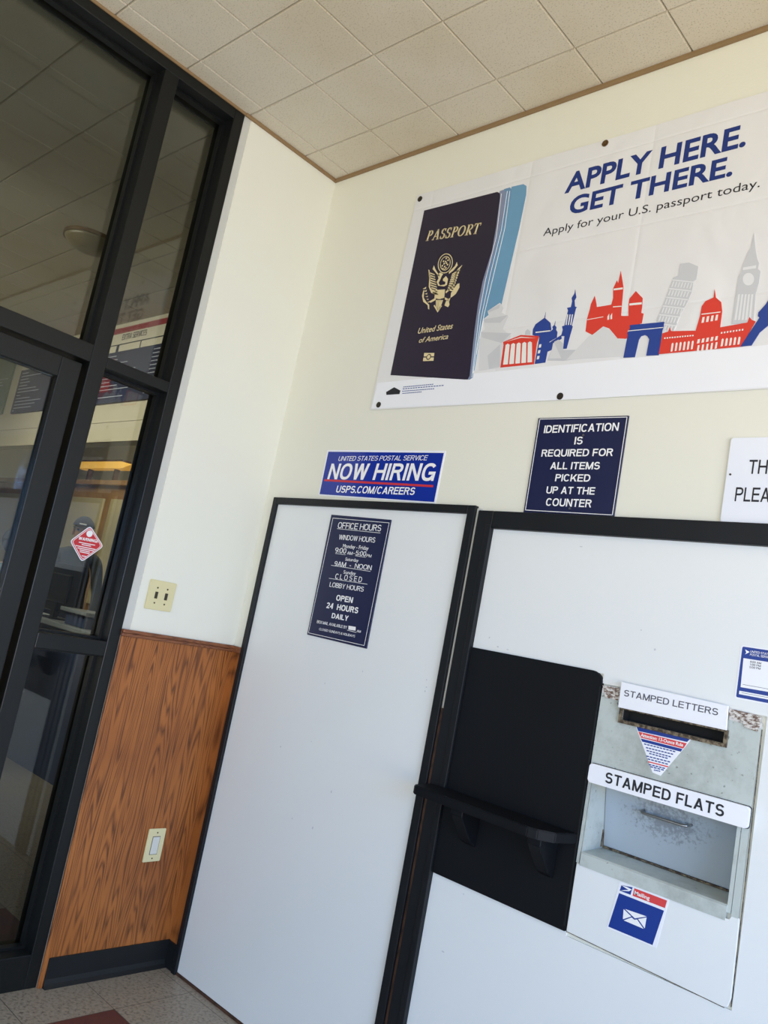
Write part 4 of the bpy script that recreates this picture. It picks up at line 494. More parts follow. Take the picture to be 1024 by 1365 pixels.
# white door in its black frame
d2 = struct('door_2')
bm = new(); box(bm, 0.103, 1.192, -0.006, 0.0, 0.012, 2.024); link('leaf', bm, M['white'], d2)
bm = new(); box(bm, 0.077, 0.104, -0.02, 0.0, 0.0, 2.053, 0.002); box(bm, 1.19, 1.224, -0.02, 0.0, 0.0, 2.053, 0.002); box(bm, 0.104, 1.19, -0.02, 0.0, 2.022, 2.053, 0.002); link('door_frame', bm, M['frame2'], d2)
bm = new(); box(bm, 0.104, 1.19, -0.009, 0.0, 0.0, 0.010); link('threshold', bm, M['brown'], d2)
for x, z in ((1.135, 1.415), (1.14, 1.39), (1.137, 1.375), (0.82, 1.39), (0.63, 1.31), (0.62, 1.08), (0.78, 0.93), (0.60, 0.78), (0.72, 0.78), (0.45, 1.02)):
    bm = new(); prism(bm, ring_pts(x, z, random.uniform(0.002, 0.004), random.uniform(0.002, 0.006), 7), -0.0063, -0.006); link('paint_chip', bm, M['g2'], d2)
bm = new(); box(bm, 1.2245, 1.2405, -0.008, 0.0, 1.335, 2.045); link('trim_4', bm, M['bead'], kind='structure')
bm = new(); box(bm, 1.2245, 1.2405, -0.010, 0.0, 0.0, 1.335); link('trim_5', bm, M['brown'], kind='structure')

# black trim round the boarded service window
t6 = struct('trim_6')
bm = new(); box(bm, 1.241, 1.308, -0.022, 0.0, 0.0, 2.036, 0.003); box(bm, 1.308, 3.4, -0.022, 0.0, 1.974, 2.036, 0.003); box(bm, 1.286, 1.309, -0.026, -0.02, 0.02, 1.985, 0.002); link('black_casing', bm, M['frame2'], t6)
wb = thing('white_board', 'large white painted board filling the black framed service opening', 'board')
bm = new()
pts = [(1.309, 1.553), (1.309, 1.9735), (3.4, 1.9735), (3.4, 0.01), (2.2745, 0.01), (1.8, 0.01), (1.311, 0.01), (1.314, 0.8165), (1.807, 0.8165), (1.807, 0.803), (2.2745, 0.803), (2.2665, 1.53), (1.81, 1.53), (1.80, 1.553)]
box(bm, 1.309, 3.4, -0.006, 0.0, 1.5535, 1.9735); box(bm, 1.309, 1.808, -0.006, 0.0, 0.012, 0.8155); box(bm, 1.808, 2.2755, -0.006, 0.0, 0.012, 0.8035); box(bm, 2.2755, 3.4, -0.006, 0.0, 0.012, 1.5535)
box(bm, 1.803, 2.2755, -0.006, 0.0, 1.5255, 1.5535)
link('board_face', bm, M['white'], wb)
for x, z in ((1.66, 1.935), (1.4, 0.6), (1.44, 0.79), (1.95, 1.65), (1.37, 1.60), (1.41, 1.575), (1.45, 1.572), (1.9, 1.7)):
    bm = new(); prism(bm, ring_pts(x, z, random.uniform(0.002, 0.006), random.uniform(0.0015, 0.004), 7), -0.0063, -0.006); link('paint_chip', bm, M['g2'], wb)
bp = thing('window_cover_board', 'flat black board with rounded upper right corner covering the counter window', 'board')
bm = new(); prism(bm, rrect(1.309, 1.805, 0.8155, 1.558, 0.035, 6, (1, 0, 0, 0)), -0.014, 0.0); link('board_face', bm, M['panel'], bp)
bm = new(); strip(bm, [(1.803, 0.83), (1.803, 1.515)], 0.004, -0.017, -0.014); link('edge_bead', bm, M['frame2'], bp)
sh = thing('wall_shelf', 'small black shelf on two brackets fixed to the black window board', 'shelf')
bm = new(); prism(bm, [(1.250, -0.028), (1.262, -0.128), (1.275, -0.138), (1.715, -0.150), (1.745, -0.142), (1.783, -0.105), (1.803, -0.0145), (1.309, -0.0145), (1.309, -0.028)], 1.057, 1.086, axis='z')
bmesh.ops.bevel(bm, geom=bm.edges[:], offset=0.003, segments=2, affect='EDGES'); link('shelf_board', bm, M['panel'], sh)
for x in (1.415, 1.70):
    bm = new(); prism(bm, [(-0.0145, 1.056), (-0.115, 1.056), (-0.115, 1.035), (-0.045, 0.955), (-0.0145, 0.94)], x, x + 0.045, axis='x'); bmesh.ops.bevel(bm, geom=bm.edges[:], offset=0.002, segments=1, affect='EDGES'); link('bracket', bm, M['panel'], sh)

# mail drop: grey steel plate with slot, recessed chute with flap, white lower plate
md = thing('mail_drop', 'grey painted steel mail drop with letter slot and recessed flats chute', 'mail drop')
bm = new(); X0, X1 = 1.8075, 2.2655
ty = -0.010
box(bm, X0, SX0, ty, 0.0, RZ1, 1.497); box(bm, SX1, X1, ty, 0.0, RZ1, 1.497); box(bm, SX0, SX1, ty, 0.0, RZ1, SZ0); box(bm, SX0, SX1, ty, 0.0, SZ1, 1.497)
box(bm, X0, RX0, ty, 0, 1.008, RZ1); box(bm, RX1, X1, ty, 0, 0.83, RZ1)
link('upper_plate', bm, M['steel'], md)
bm = new(); prism(bm, [(1.8095, 0.817), (1.8095, 1.007), (2.2475, 1.007), (2.2475, 1.02), (2.27, 1.02), (2.2725, 0.83), (2.2655, 0.807), (2.255, 0.805)], -0.011, -0.0005); bmesh.ops.bevel(bm, geom=[e for e in bm.edges], offset=0.002, segments=2, affect='EDGES'); link('lower_plate', bm, M['white'], md)
bm = new(); strip(bm, [(1.8085, 0.8155), (2.258, 0.8035)], 0.0022, -0.0075, -0.0062); strip(bm, [(2.2735, 0.812), (2.2715, 1.1), (2.267, 1.49)], 0.002, -0.0078, -0.0062); link('rusty_edge', bm, M['rust'], md)
bm = new(); fx = 0.004
box(bm, SX0 - 0.009, SX1 + 0.009, -0.018, -0.010, SZ0 - 0.010, SZ0); box(bm, SX0 - 0.009, SX1 + 0.009, -0.018, -0.010, SZ1, SZ1 + 0.006); box(bm, SX0 - 0.009, SX0, -0.018, -0.010, SZ0, SZ1); box(bm, SX1, SX1 + 0.009, -0.018, -0.010, SZ0, SZ1)
link('slot_frame', bm, M['rust'], md)
bm = new(); box(bm, SX0 - 0.0005, SX0 + 0.002, -0.009, 0.15, SZ0, SZ1); box(bm, SX1 - 0.002, SX1 + 0.0005, -0.009, 0.15, SZ0, SZ1); box(bm, SX0, SX1, -0.006, 0.15, SZ0 - 0.0005, SZ0 + 0.001); link('slot_shade_lining', bm, M['blackp'], md)  # near-black boxes added inside: the shade of the slot put into their colour
bm = new(); box(bm, SX0 + 0.001, SX1 - 0.001, 0.03, 0.034, SZ0 + 0.001, SZ1 - 0.001); link('slot_flap', bm, M['blackp'], md)
# chute: side walls, sloping ledge, tilted flap with wire handle
ch = []
bm = new(); e = 0.0015
def quad(bm, P, th=(0, 0, 0)):
    V = [bm.verts.new(p) for p in P]; f = bm.faces.new(V)
    r = bmesh.ops.extrude_face_region(bm, geom=[f]); bmesh.ops.translate(bm, vec=th, verts=[g for g in r['geom'] if isinstance(g, bmesh.types.BMVert)])
box(bm, RX0 + e, RX0 + 0.004, -0.009, 0.14, RZ0 + e, RZ1 - e); box(bm, RX1 - 0.012, RX1 - e, -0.009, 0.14, RZ0 + e, RZ1 - e); box(bm, RX0 + 0.004, RX1 - 0.012, 0.0, 0.14, RZ1 - 0.004, RZ1 - e)
link('chute_wall', bm, M['steel'], md)
bm = new(); prism(bm, [(-0.014, 1.004), (-0.014, 1.038), (-0.008, 1.042), (0.118, 1.047), (0.118, 1.0425), (-0.003, 1.036), (-0.003, 1.004)], RX0 + 0.004, RX1 - 0.012, axis='x'); link('ledge', bm, M['steel'], md)
fl0, fl1 = RX0 + 0.006, RX1 - 0.015
def flap_y(z): return 0.078 + (1.22 - z) * 0.22
bm = new(); quad(bm, [(fl0, flap_y(1.054), 1.054), (fl1, flap_y(1.054), 1.054), (fl1, flap_y(1.238), 1.238), (fl0, flap_y(1.238), 1.238)], (0, 0.003, 0)); fl = link('flap', bm, M['scuff'], md)
bm = new(); hy = flap_y(1.19) - 0.028
tube(bm, [(1.945, flap_y(1.192), 1.192), (1.946, hy + 0.006, 1.19), (1.951, hy, 1.188), (1.96, hy, 1.187), (2.07, hy, 1.187), (2.079, hy, 1.188), (2.084, hy + 0.006, 1.19), (2.085, flap_y(1.192), 1.192)], 0.0042); link('handle', bm, M['chrome'], fl, True)
bm = new(); box(bm, fl0, fl1, 0.111, 0.1165, 1.0475, 1.0525); box(bm, RX0 + 0.004, RX0 + 0.0055, 0.098, 0.112, 1.05, 1.10); link('rusty_seam', bm, M['rust'], md)
for k, P in enumerate(LINE['residue_left'] + LINE['residue_right']):
    bm = new(); prism(bm, jag(P), -0.0125 - 0.0004 * k, -0.0065); link('adhesive_residue', bm, M['residue'], md)
bm = new(); prism(bm, [(1.8085, 1.4975), (1.874, 1.4975), (1.876, 1.508), (1.86, 1.512), (1.8085, 1.514)], -0.0112, -0.0065); link('peeled_paint', bm, M['residue2'], md)
bm = new(); prism(bm, [(2.182, 1.4975), (2.2655, 1.492), (2.266, 1.506), (2.22, 1.503), (2.183, 1.515)], -0.0112, -0.0065); link('peeled_paint', bm, M['residue2'], md)

# ------------------------------------------------------------------ signs
def plate(parent, name, pts, y0, y1, m, bev=0.0):
    bm = new(); prism(bm, pts, y0, y1)
    if bev: bmesh.ops.bevel(bm, geom=bm.edges[:], offset=bev, segments=1, affect='EDGES')
    return link(name, bm, m, parent)
def outline(pts, wd, y0, y1, m, parent, name='border_line'):
    bm = new(); strip(bm, list(pts) + [pts[0]], wd, y0, y1); return link(name, bm, m, parent)
# stamped letters
s = thing('slot_sign', 'white STAMPED LETTERS sign above the letter slot', 'sign')
plate(s, 'plate', [(1.872, 1.467), (1.871, 1.541), (2.181, 1.533), (2.184, 1.469)], -0.024, -0.0185, M['swhite'], 0.001)
sans_lines(TEXT['sl'], -0.0242, M['greyink'], s, .17, 0, .13)
s = thing('chute_sign', 'white STAMPED FLATS sign strip over the recessed chute', 'sign')
plate(s, 'plate', rrect(1.812, 2.266, 1.2385, 1.2925, 0.008), -0.026, -0.0105, M['swhite'], 0.0015)
bm = new(); prism(bm, rrect(1.8105, 2.2675, 1.237, 1.294, 0.008), -0.012, -0.0102); link('edge_backing', bm, M['blackp'], s)
sans_lines(TEXT['sf'], -0.0263, M['ink'], s, .2, 0, .15)
# ID sign
s = thing('counter_notice', 'navy sign about identification above the black trim', 'sign')
plate(s, 'plate', [(1.415, 2.3765), (1.7545, 2.3705), (1.7565, 2.0395), (1.4195, 2.0385)], -0.006, 0.0, M['navy'], 0.001)
sans_lines(TEXT['id'], -0.0062, M['letter'], s, .19, 0, .12)
outline(LINE['id_border'][0], 0.0022, -0.0065, -0.006, M['letter'], s)
for x, z in LINE['id_screws'][0]:
    bm = new(); disc(bm, x, z, 0.004, -0.0085, -0.006); link('screw', bm, M['chrome'], s)
# office hours
s = thing('hours_sign', 'tall navy OFFICE HOURS sign on the white door', 'sign')
plate(s, 'plate', [(0.4715, 1.9895), (0.819, 1.983), (0.8205, 1.4765), (0.474, 1.4815)], -0.011, -0.006, M['navy'], 0.001)
sans_lines(TEXT['hours_mid'], -0.0113, M['letter'], s, .145, 0, .10)
lettering([q for q in TEXT['hours_small'] if not q[0].isupper()], -0.0113, M['letter'], s, 0.004); sans_lines([q for q in TEXT['hours_small'] if q[0].isupper()], -0.0113, M['letter'], s, .14, 0, .1)
sans_lines(TEXT['hours_bold'], -0.0113, M['letter'], s, .22, 0, .12)
for P in LINE['hours_lines']:
    bm = new(); strip(bm, P, 0.0016, -0.0115, -0.011); link('underline', bm, M['letter'], s)
bm = new(); prism(bm, LINE['hours_box'][0], -0.0115, -0.011); link('time_tab', bm, M['letter'], s)
outline(LINE['hours_border'][0], 0.0018, -0.0115, -0.011, M['letter'], s)
# hiring
s = thing('hiring_sign', 'glossy blue NOW HIRING sticker above the white door', 'sign')
plate(s, 'backing', [(0.353, 2.2775), (1.022, 2.2645), (1.0185, 2.0575), (0.356, 2.073)], -0.002, 0.0, M['swhite'])
plate(s, 'blue_field', LINE['hiring_blue'][0], -0.0028, -0.002, M['blue'])
sans_lines(TEXT['hiring_top'], -0.0030, M['letter'], s, .13, .22, .12)
sans_lines(TEXT['hiring_big'], -0.0030, M['letter'], s, .2, .12, .13)
sans_lines(TEXT['hiring_web'], -0.0030, M['letter'], s, .19, .12, .12)
bm = new(); strip(bm, LINE['hiring_red'][0], 0.0085, -0.0034, -0.0028); link('red_rule', bm, M['red'], s)
# white sign running out of the photograph
s = thing('notice_board', 'white notice with black capitals standing on the black trim', 'sign')
plate(s, 'plate', rrect(2.088, 2.755, 2.0375, 2.2865, 0.006), -0.008, 0.0, M['gloss'], 0.001)
for tx, x0, x1, z0, xs, xe in (('TH', 2.1479, 2.1985, 2.1792, 2.206, 2.68), ('PLEA', 2.1205, 2.214, 2.0985, 2.222, 2.71)):
    bm = new(); sans(bm, tx, x0, x1, z0, z0 + 0.041, -0.0083, .16, 0, 0, .13); thicken(bm, (0, -0.0003, 0)); link('lettering', bm, M['ink'], s)
    rr = random.Random(3); bm = new()      # the rest of the line lies beyond the photograph and shows only as an illegible reflection
    while xs < xe:
        if rr.random() < 0.85: box(bm, xs, xs + 0.006, -0.0086, -0.0080, z0, z0 + 0.041); box(bm, xs + 0.006, xs + 0.016, -0.0086, -0.0080, z0 + rr.choice((0, .018, .035)), z0 + 0.041)
        xs += 0.021
    link('illegible_lettering', bm, M['ink'], s)
bm = new(); disc(bm, 2.099, 2.177, 0.003, -0.0095, -0.008); link('screw', bm, M['grom'], s)
# triangular sticker
s = thing('weight_limit_sticker', 'triangular red, white and blue sticker below the letter slot', 'sticker')
plate(s, 'backing', LINE['tri'][0], -0.0108, -0.010, M['swhite'])
plate(s, 'blue_band', LINE['tri_blue'][0], -0.0112, -0.0108, M['mailblue']); plate(s, 'red_band', LINE['tri_red'][0], -0.0112, -0.0108, M['salmon']); plate(s, 'navy_band', LINE['tri_navy'][0], -0.0112, -0.0108, M['mailblue'])
lettering(TEXT['tri'], -0.0114, M['letter'], s, 0.02)
bm = new()
for (a, b) in LINE['tri_lines']:
    nseg = max(4, int(abs(b[0] - a[0]) / 0.009)); 
    for k in range(nseg):
        t0, t1 = k / nseg, (k + 0.78) / nseg; strip(bm, [(a[0] + (b[0] - a[0]) * t0, a[1] + (b[1] - a[1]) * t0), (a[0] + (b[0] - a[0]) * t1, a[1] + (b[1] - a[1]) * t1)], 0.0032, -0.0111, -0.0108)
link('small_print', bm, M['artblue'], s)
bm = new(); strip(bm, LINE['tri_redline'][0], 0.0032, -0.0111, -0.0108); link('red_print', bm, M['salmon'], s)
# mailing sticker
s = thing('mailing_sticker', 'square blue Mailing sticker with white envelope on the lower plate', 'sticker')
q = LINE['mail_white'][0]; q = [(1.9475, 1.0005), (2.0895, 1.0045), (2.0725, 0.8735), (1.929, 0.8705)]
plate(s, 'backing', q, -0.0118, -0.011, M['swhite'])
plate(s, 'blue_field', LINE['mail_blue'][0], -0.0122, -0.0118, M['mailblue']); plate(s, 'red_band', LINE['mail_red'][0], -0.0122, -0.0118, M['salmon'])
E0 = LINE['mail_eagle'][0]; emb = plate(s, 'eagle_emblem', E0, -0.0122, -0.0118, M['mailblue'])
def bil(Q, u, v):
    a = [Q[0][i] * (1 - u) + Q[1][i] * u for i in (0, 1)]; b = [Q[3][i] * (1 - u) + Q[2][i] * u for i in (0, 1)]
    return (a[0] * (1 - v) + b[0] * v, a[1] * (1 - v) + b[1] * v)
bm = new(); prism(bm, [bil(E0, u, v) for u, v in ((0, .02), (.55, .12), (.98, .3), (.8, .62), (0.05, .95), (.45, .6), (.75, .48), (.5, .36))], -0.0126, -0.0122); link('eagle_head', bm, M['letter'], emb)
EN = LINE['mail_env'][0]; bm = new()
for P in ([(0.06, 0), (1, 0), (.52, .47)], [(0, .06), (.36, .43), (0, .93)], [(1, .08), (.66, .43), (1, .93)], [(.04, 1), (.38, .5), (.5, .6), (.62, .5), (.95, 1)]): prism(bm, [bil(EN, u, v) for u, v in P], -0.0126, -0.0122)
link('envelope', bm, M['letter'], s)
bm = new(); st_, x0, x1, zb, zt = TEXT['mail'][0]; put_text(bm, st_, x0, x1, zb, zt, -0.0123, 0.02); thicken(bm, (0, -0.0003, 0)); link('lettering', bm, M['letter'], s)
# collection schedule at the right edge
s = thing('schedule_sticker', 'white collection times label with blue border on the white board', 'sticker')
plate(s, 'backing', rrect(2.188, 2.312, 1.556, 1.699, 0.005), -0.0068, -0.006, M['swhite'])
bm = new(); y0, y1 = -0.0073, -0.0068
prism(bm, rrect(2.192, 2.308, 1.560, 1.696, 0.004), y0, y1); bl = link('blue_border', bm, M['mailblue'], s)
bm = new(); prism(bm, [(2.1985, 1.6655), (2.304, 1.6655), (2.3035, 1.589), (2.2005, 1.588)], -0.0077, y0); prism(bm, [(2.1985, 1.578), (2.303, 1.578), (2.303, 1.569), (2.1985, 1.569)], -0.0077, y0); link('white_field', bm, M['swhite'], s)
for tx, z0 in (('UNITED STATES', 1.683), ('POSTAL SERVICE', 1.675)):
    bm = new(); sans(bm, tx, 2.214, 2.268, z0, z0 + 0.0058, -0.0074, .15); thicken(bm, (0, -0.0002, 0)); link('lettering', bm, M['letter'], s)
bm = new(); prism(bm, [(2.200, 1.689), (2.208, 1.686), (2.212, 1.684), (2.207, 1.680), (2.201, 1.676), (2.204, 1.681)], -0.0076, y0); link('eagle_emblem', bm, M['letter'], s)
for k, tx in enumerate(('8:00 AM', '1:00 PM', '5:00 PM')):
    bm = new(); sans(bm, tx, 2.217, 2.245, 1.6565 - k * 0.0072, 1.6616 - k * 0.0072, -0.0079, .15); thicken(bm, (0, -0.0002, 0)); link('printed_time', bm, M['ink'], s)
for zz in (1.596, 1.574):
    bm = new(); strip(bm, [(2.205, zz), (2.29, zz)], 0.0009, -0.0079, -0.0077); link('printed_rule', bm, M['ink'], s)
# warning sticker on the glass
s = thing('warning_sticker', 'red diamond WARNING sticker on the glass beside the mullion', 'sticker')
W = LINE['warn'][0]; cy = sum(p[0] for p in W) / 4; cz = sum(p[1] for p in W) / 4
def shrink(P, f): return [(cy + (a - cy) * f, cz + (b - cz) * f) for a, b in P]
def roundpoly(P, r=0.12):
    out = []
    for i in range(len(P)):
        p, a, b = P[i], P[i - 1], P[(i + 1) % len(P)]
        for t in (0, .5, 1):
            w0 = ((1 - t) ** 2 * r, t ** 2 * r); wp = 1 - w0[0] - w0[1]
            out.append((p[0] * wp + a[0] * w0[0] + b[0] * w0[1], p[1] * wp + a[1] * w0[0] + b[1] * w0[1]))
    return out
bm = new(); prism(bm, roundpoly(W), -0.1, -0.0985, axis='x'); link('backing', bm, M['swhite'], s)
bm = new(); prism(bm, roundpoly(shrink(W, .93)), -0.0985, -0.0980, axis='x'); link('red_field', bm, M['red'], s)
bm = new(); q = roundpoly(shrink(W, .86)); strip(bm, q + [q[0]], 0.0022, -0.0980, -0.0976, axis='x')
disc(bm, LINE['warn_circ'][0][0][0], LINE['warn_circ'][0][0][1], 0.013, -0.0980, -0.0976, 'x')
(ya, za), (yb, zb_), (yc, zc) = LINE['warn_txt'][0]
sans(bm, 'WARNING!', ya, yb, za, za + (zc - za), 0, .24, to3=lambda a, b, d: (-0.0977 + d, a, b), dz=zb_ - za)
for P in LINE['warn_lines']: strip(bm, P, 0.0032, -0.0980, -0.0976, axis='x')
link('lettering', bm, M['letter'], s)

# ------------------------------------------------------------------ the passport banner
bn = thing('banner', 'large white vinyl passport banner pinned below the ceiling', 'banner')
bm = new(); NX, NZ = 60, 20
BX0, BX1 = 0.568, 3.62
def bedge(u, v):
    x = (0.592 * v + 0.570 * (1 - v)) * (1 - u) + BX1 * u
    zt = 3.4325 - 0.010 * min(1, u * 2) - 0.004 * abs(math.sin(u * 14)); zb = 2.449 - 0.016 * min(1, u * 2)
    return x, zb * (1 - v) + zt * v
g = [[bm.verts.new((bedge(i / NX, j / NZ)[0], -0.0045, bedge(i / NX, j / NZ)[1])) for j in range(NZ + 1)] for i in range(NX + 1)]
for i in range(NX):
    for j in range(NZ): bm.faces.new((g[i][j], g[i + 1][j], g[i + 1][j + 1], g[i][j + 1]))
thicken(bm, (0, 0.0015, 0)); link('sheet', bm, M['vinyl'], bn)
Y = -0.0050
lv = [0]
CM = dict(page3=M['page3'], page2=M['page2'], page1=M['page1'], cover=M['cover'], g1=M['g1'], g2=M['g2'], gl=M['gl'], red=M['artred'], blue=M['artblue'], white=M['artwhite'])
bm = new(); mats = [CM[k] for k in ('page3', 'page2', 'page1', 'cover')]; nm = ['page3', 'page2', 'page1', 'cover']
k = 0
for c, P in ART:
    if c in nm: prism(bm, P, Y - 0.0003 * (nm.index(c) + 1), Y + 0.0004, nm.index(c))
mats.append(M['swhite'])
for P in LINE['pageedges']: strip(bm, P, 0.0022, Y - 0.00155, Y, 4)
pp = link('passport_picture', bm, mats, bn)
# gold print on the cover
bm = new(); yc = Y - 0.0012
for P in EMBLEM: prism(bm, P, yc - 0.0004, yc)
def ring(Po, wd):
    strip(bm, list(Po) + [Po[0]], wd, yc - 0.0004, yc)
ring(LINE['ring_o'][0], 0.0035); ring(LINE['ring_i'][0], 0.003)
ri = LINE['ring_i'][0]; cxr = sum(p[0] for p in ri) / len(ri); czr = sum(p[1] for p in ri) / len(ri)
for dx, dz_ in ((0, .022), (-.012, .012), (.012, .012), (-.006, .0), (.006, 0), (-.014, -.008), (.014, -.008), (0, -.014), (-.008, -.022), (.008, -.022), (0, .008), (-.0, -.028)): prism(bm, ring_pts(cxr + dx, czr + dz_, .0045, .0045, 5), yc - .0004, yc)
link('gold_emblem', bm, M['gold'], pp)
# serif capitals drawn by pen: thick and thin strokes with slab serifs
def serif_word(bm, word, x0, x1, z0, z1, y, dz, shear=0.18):
    wds = {'P': .78, 'A': .95, 'S': .66, 'O': .92, 'R': .88, 'T': .82}
    tot = sum(wds[ch] + .1 for ch in word) - .1; k = (x1 - x0) / tot; h = z1 - z0; cx = 0
    for ch in word:
        w_ = wds[ch]
        def pt(u, v): 
            xx = (cx + u * w_) * k; return (x0 + xx + shear * (v - .5) * h, z0 + v * h + dz * xx / (x1 - x0))
        TH, TN = .21 * k, .075 * k
        def seg(P, wd): strip(bm, [pt(*p) for p in P], wd, y - .0004, y)
        def arc(cu, cv, ru, rv, a0, a1, thick, n=14):
            for i in range(n):
                a = math.radians(a0 + (a1 - a0) * i / n); b = math.radians(a0 + (a1 - a0) * (i + 1.15) / n); m_ = (a + b) / 2
                wd = TN + (TH * 1.05 - TN) * abs(thick(m_)) ** 1.5
                strip(bm, [pt(cu + ru * math.cos(a), cv + rv * math.sin(a)), pt(cu + ru * math.cos(b), cv + rv * math.sin(b))], wd, y - .0004, y)
        if ch in 'PR':
            seg([(.28, 0), (.28, 1)], TH); seg([(.05, .035), (.52, .035)], TN); seg([(.05, .965), (.5, .965)], TN)
            arc(.45, .73, .38, .235, 90, -90, math.cos); seg([(.28, .495), (.47, .495)], TN)
            if ch == 'R': seg([(.45, .5), (.9, .03)], TH); seg([(.78, .035), (1.02, .035)], TN)
        elif ch == 'A':
            seg([(.14, .0), (.5, 1)], TN * 1.2); seg([(.5, 1), (.84, 0)], TH); seg([(.25, .33), (.72, .33)], TN); seg([(0, .035), (.3, .035)], TN); seg([(.64, .035), (1, .035)], TN)
        elif ch == 'O': arc(.5, .5, .42, .46, 0, 360, math.cos, 26)
        elif ch == 'T': seg([(.5, 0), (.5, 1)], TH); seg([(.02, .955), (.98, .955)], TN * 1.3); seg([(.05, .96), (.05, .74)], TN); seg([(.95, .96), (.95, .74)], TN); seg([(.28, .035), (.72, .035)], TN)
        elif ch == 'S':
            arc(.5, .73, .33, .23, 25, 270, math.cos); arc(.5, .26, .37, .235, 90, -155, math.cos); seg([(.83, .97), (.83, .72)], TN); seg([(.12, .03), (.12, .3)], TN)
        cx += w_ + .1
bm = new(); P = LINE['passport'][0]
serif_word(bm, 'PASSPORT', 0.7035, 0.9865, 3.192, 3.2385, yc, -0.026)
link('gold_lettering', bm, M['gold'], pp)
for s_, x0, x1, zb, zt in TEXT['us']:
    bm = new(); put_text(bm, s_, x0, x1, zb, zt, yc - 0.0001, 0.006, 0.25); thicken(bm, (0, -0.0003, 0)); link('gold_lettering', bm, M['gold'], pp)
bm = new(); C4 = LINE['chip'][0]
for u0, u1, v0, v1 in ((0, 1, 0, .43), (0, 1, .57, 1)): prism(bm, [bil(C4, u0, v0), bil(C4, u1, v0), bil(C4, u1, v1), bil(C4, u0, v1)], yc - .0004, yc)
link('chip_symbol', bm, M['gold'], pp)
bm = new(); cc = bil(C4, .5, .5); disc(bm, cc[0], cc[1], .0125, yc - .0007, yc - .0004); link('chip_gap', bm, M['cover'], pp)
bm = new(); disc(bm, cc[0], cc[1], .0085, yc - .001, yc - .0007); link('chip_dot', bm, M['gold'], pp)
# skyline print
bm = new(); prism(bm, [(0.577, 2.455), (0.583, 2.568), (1.09, 2.5675), (2.08, 2.567), (3.61, 2.568), (3.61, 2.437), (1.6, 2.437)], Y - 0.0003, Y + 0.0004); link('white_ground_print', bm, M['swhite'], bn)
names = ['g1', 'g2', 'gl', 'red', 'blue', 'white']; bm = new(); k = 0
for c, P in ART:
    if c in names:
        k += 1; prism(bm, P, Y - 0.0004 - 0.000012 * k, Y + 0.0004, names.index(c))
ex = 2.205
L0 = LINE['eiffel'][0]
tow = [L0[0], L0[1], (2.135, 2.617), (2.168, 2.642), (ex, 2.65)]
left = [(2.0781, 2.5696), (2.1093, 2.57), (2.128, 2.608), (2.160, 2.637), (ex, 2.646), (ex, 3.05), (ex - .006, 3.0), (ex - .018, 2.86), (ex - .04, 2.76), (ex - .052, 2.752), (ex - .048, 2.742), (ex - .07, 2.695), (ex - .088, 2.672), (ex - .088, 2.660), (ex - .083, 2.655)]
k += 1; prism(bm, left, Y - 0.0004 - 0.000012 * k, Y + 0.0004, 4); prism(bm, [(2 * ex - x, z) for x, z in left][::-1], Y - 0.0004 - 0.000012 * k, Y + 0.0004, 4)
link('skyline_picture', bm, [CM[n_] for n_ in names], bn)
lettering(TEXT['apply'], Y, M['inkblue'], bn, 0.026)
lettering(TEXT['applyfor'], Y, M['ink'], bn, -0.002)
bm = new(); sp_ = LINE['sponsor'][0]; prism(bm, sp_, Y - 0.0007, Y + 0.0004)
link('sponsor_mark', bm, M['ink'], bn)
bm = new()
for a, b in LINE['sponsor_lines']:
    nseg = 16
    for k in range(nseg):
        t0, t1 = k / nseg, (k + 0.72) / nseg; strip(bm, [(a[0] + (b[0] - a[0]) * t0, a[1] + (b[1] - a[1]) * t0), (a[0] + (b[0] - a[0]) * t1, a[1] + (b[1] - a[1]) * t1)], 0.0035, Y - 0.0007, Y + 0.0004)
link('small_print', bm, M['artblue'], bn)
for x, z, mm in ((0.615, 3.409, 'grom'), (1.499, 3.409, 'brass'), (0.616, 2.469, 'grom'), (1.488, 2.452, 'grom'), (2.43, 3.405, 'brass'), (2.42, 2.45, 'grom')):
    bm = new(); torus_ring(bm, x, z, 0.006, 0.0125, Y - 0.0022, Y + 0.0004); disc(bm, x, z, 0.0065, Y - 0.004, Y + 0.0004, n=12); gm = link('grommet', bm, M[mm], bn)

# ------------------------------------------------------------------ switches on the short wall
s = thing('switch_plate', 'ivory double switch plate on the cream wall above the wainscot', 'switch')
bm = new(); prism(bm, [(-0.494, 1.4585), (-0.494, 1.5815), (-0.366, 1.5825), (-0.366, 1.4615)], 0.0, 0.006, axis='x'); bmesh.ops.bevel(bm, geom=bm.edges[:], offset=0.0025, segments=2, affect='EDGES'); link('plate', bm, M['ivory'], s)
for y in (-0.4535, -0.406):
    bm = new(); box(bm, 0.006, 0.0085, y - 0.0065, y + 0.0065, 1.506, 1.5345, 0.0005); link('toggle', bm, M['dark'], s)
    for z in (1.488, 1.551):
        bm = new(); disc(bm, y, z, 0.0035, 0.006, 0.0075, 'x', 10); link('screw', bm, M['dark'], s)
s = thing('rocker_switch', 'ivory plate with one white rocker low on the oak wainscot', 'switch')
bm = new(); prism(bm, [(-0.2335, 0.438), (-0.2345, 0.573), (-0.151, 0.573), (-0.149, 0.4395)], 0.008, 0.014, axis='x'); bmesh.ops.bevel(bm, geom=bm.edges[:], offset=0.0025, segments=2, affect='EDGES'); link('plate', bm, M['ivory'], s)
bm = new(); box(bm, 0.014, 0.0165, -0.2085, -0.1755, 0.470, 0.540, 0.001); link('rocker', bm, M['rocker'], s)
bm = new(); box(bm, 0.0138, 0.0146, -0.2105, -0.1735, 0.468, 0.542); link('rocker_gap', bm, M['dark'], s)
for z in (0.453, 0.557):
    bm = new(); disc(bm, -0.192, z, 0.003, 0.014, 0.0155, 'x', 10); link('screw', bm, M['dark'], s)

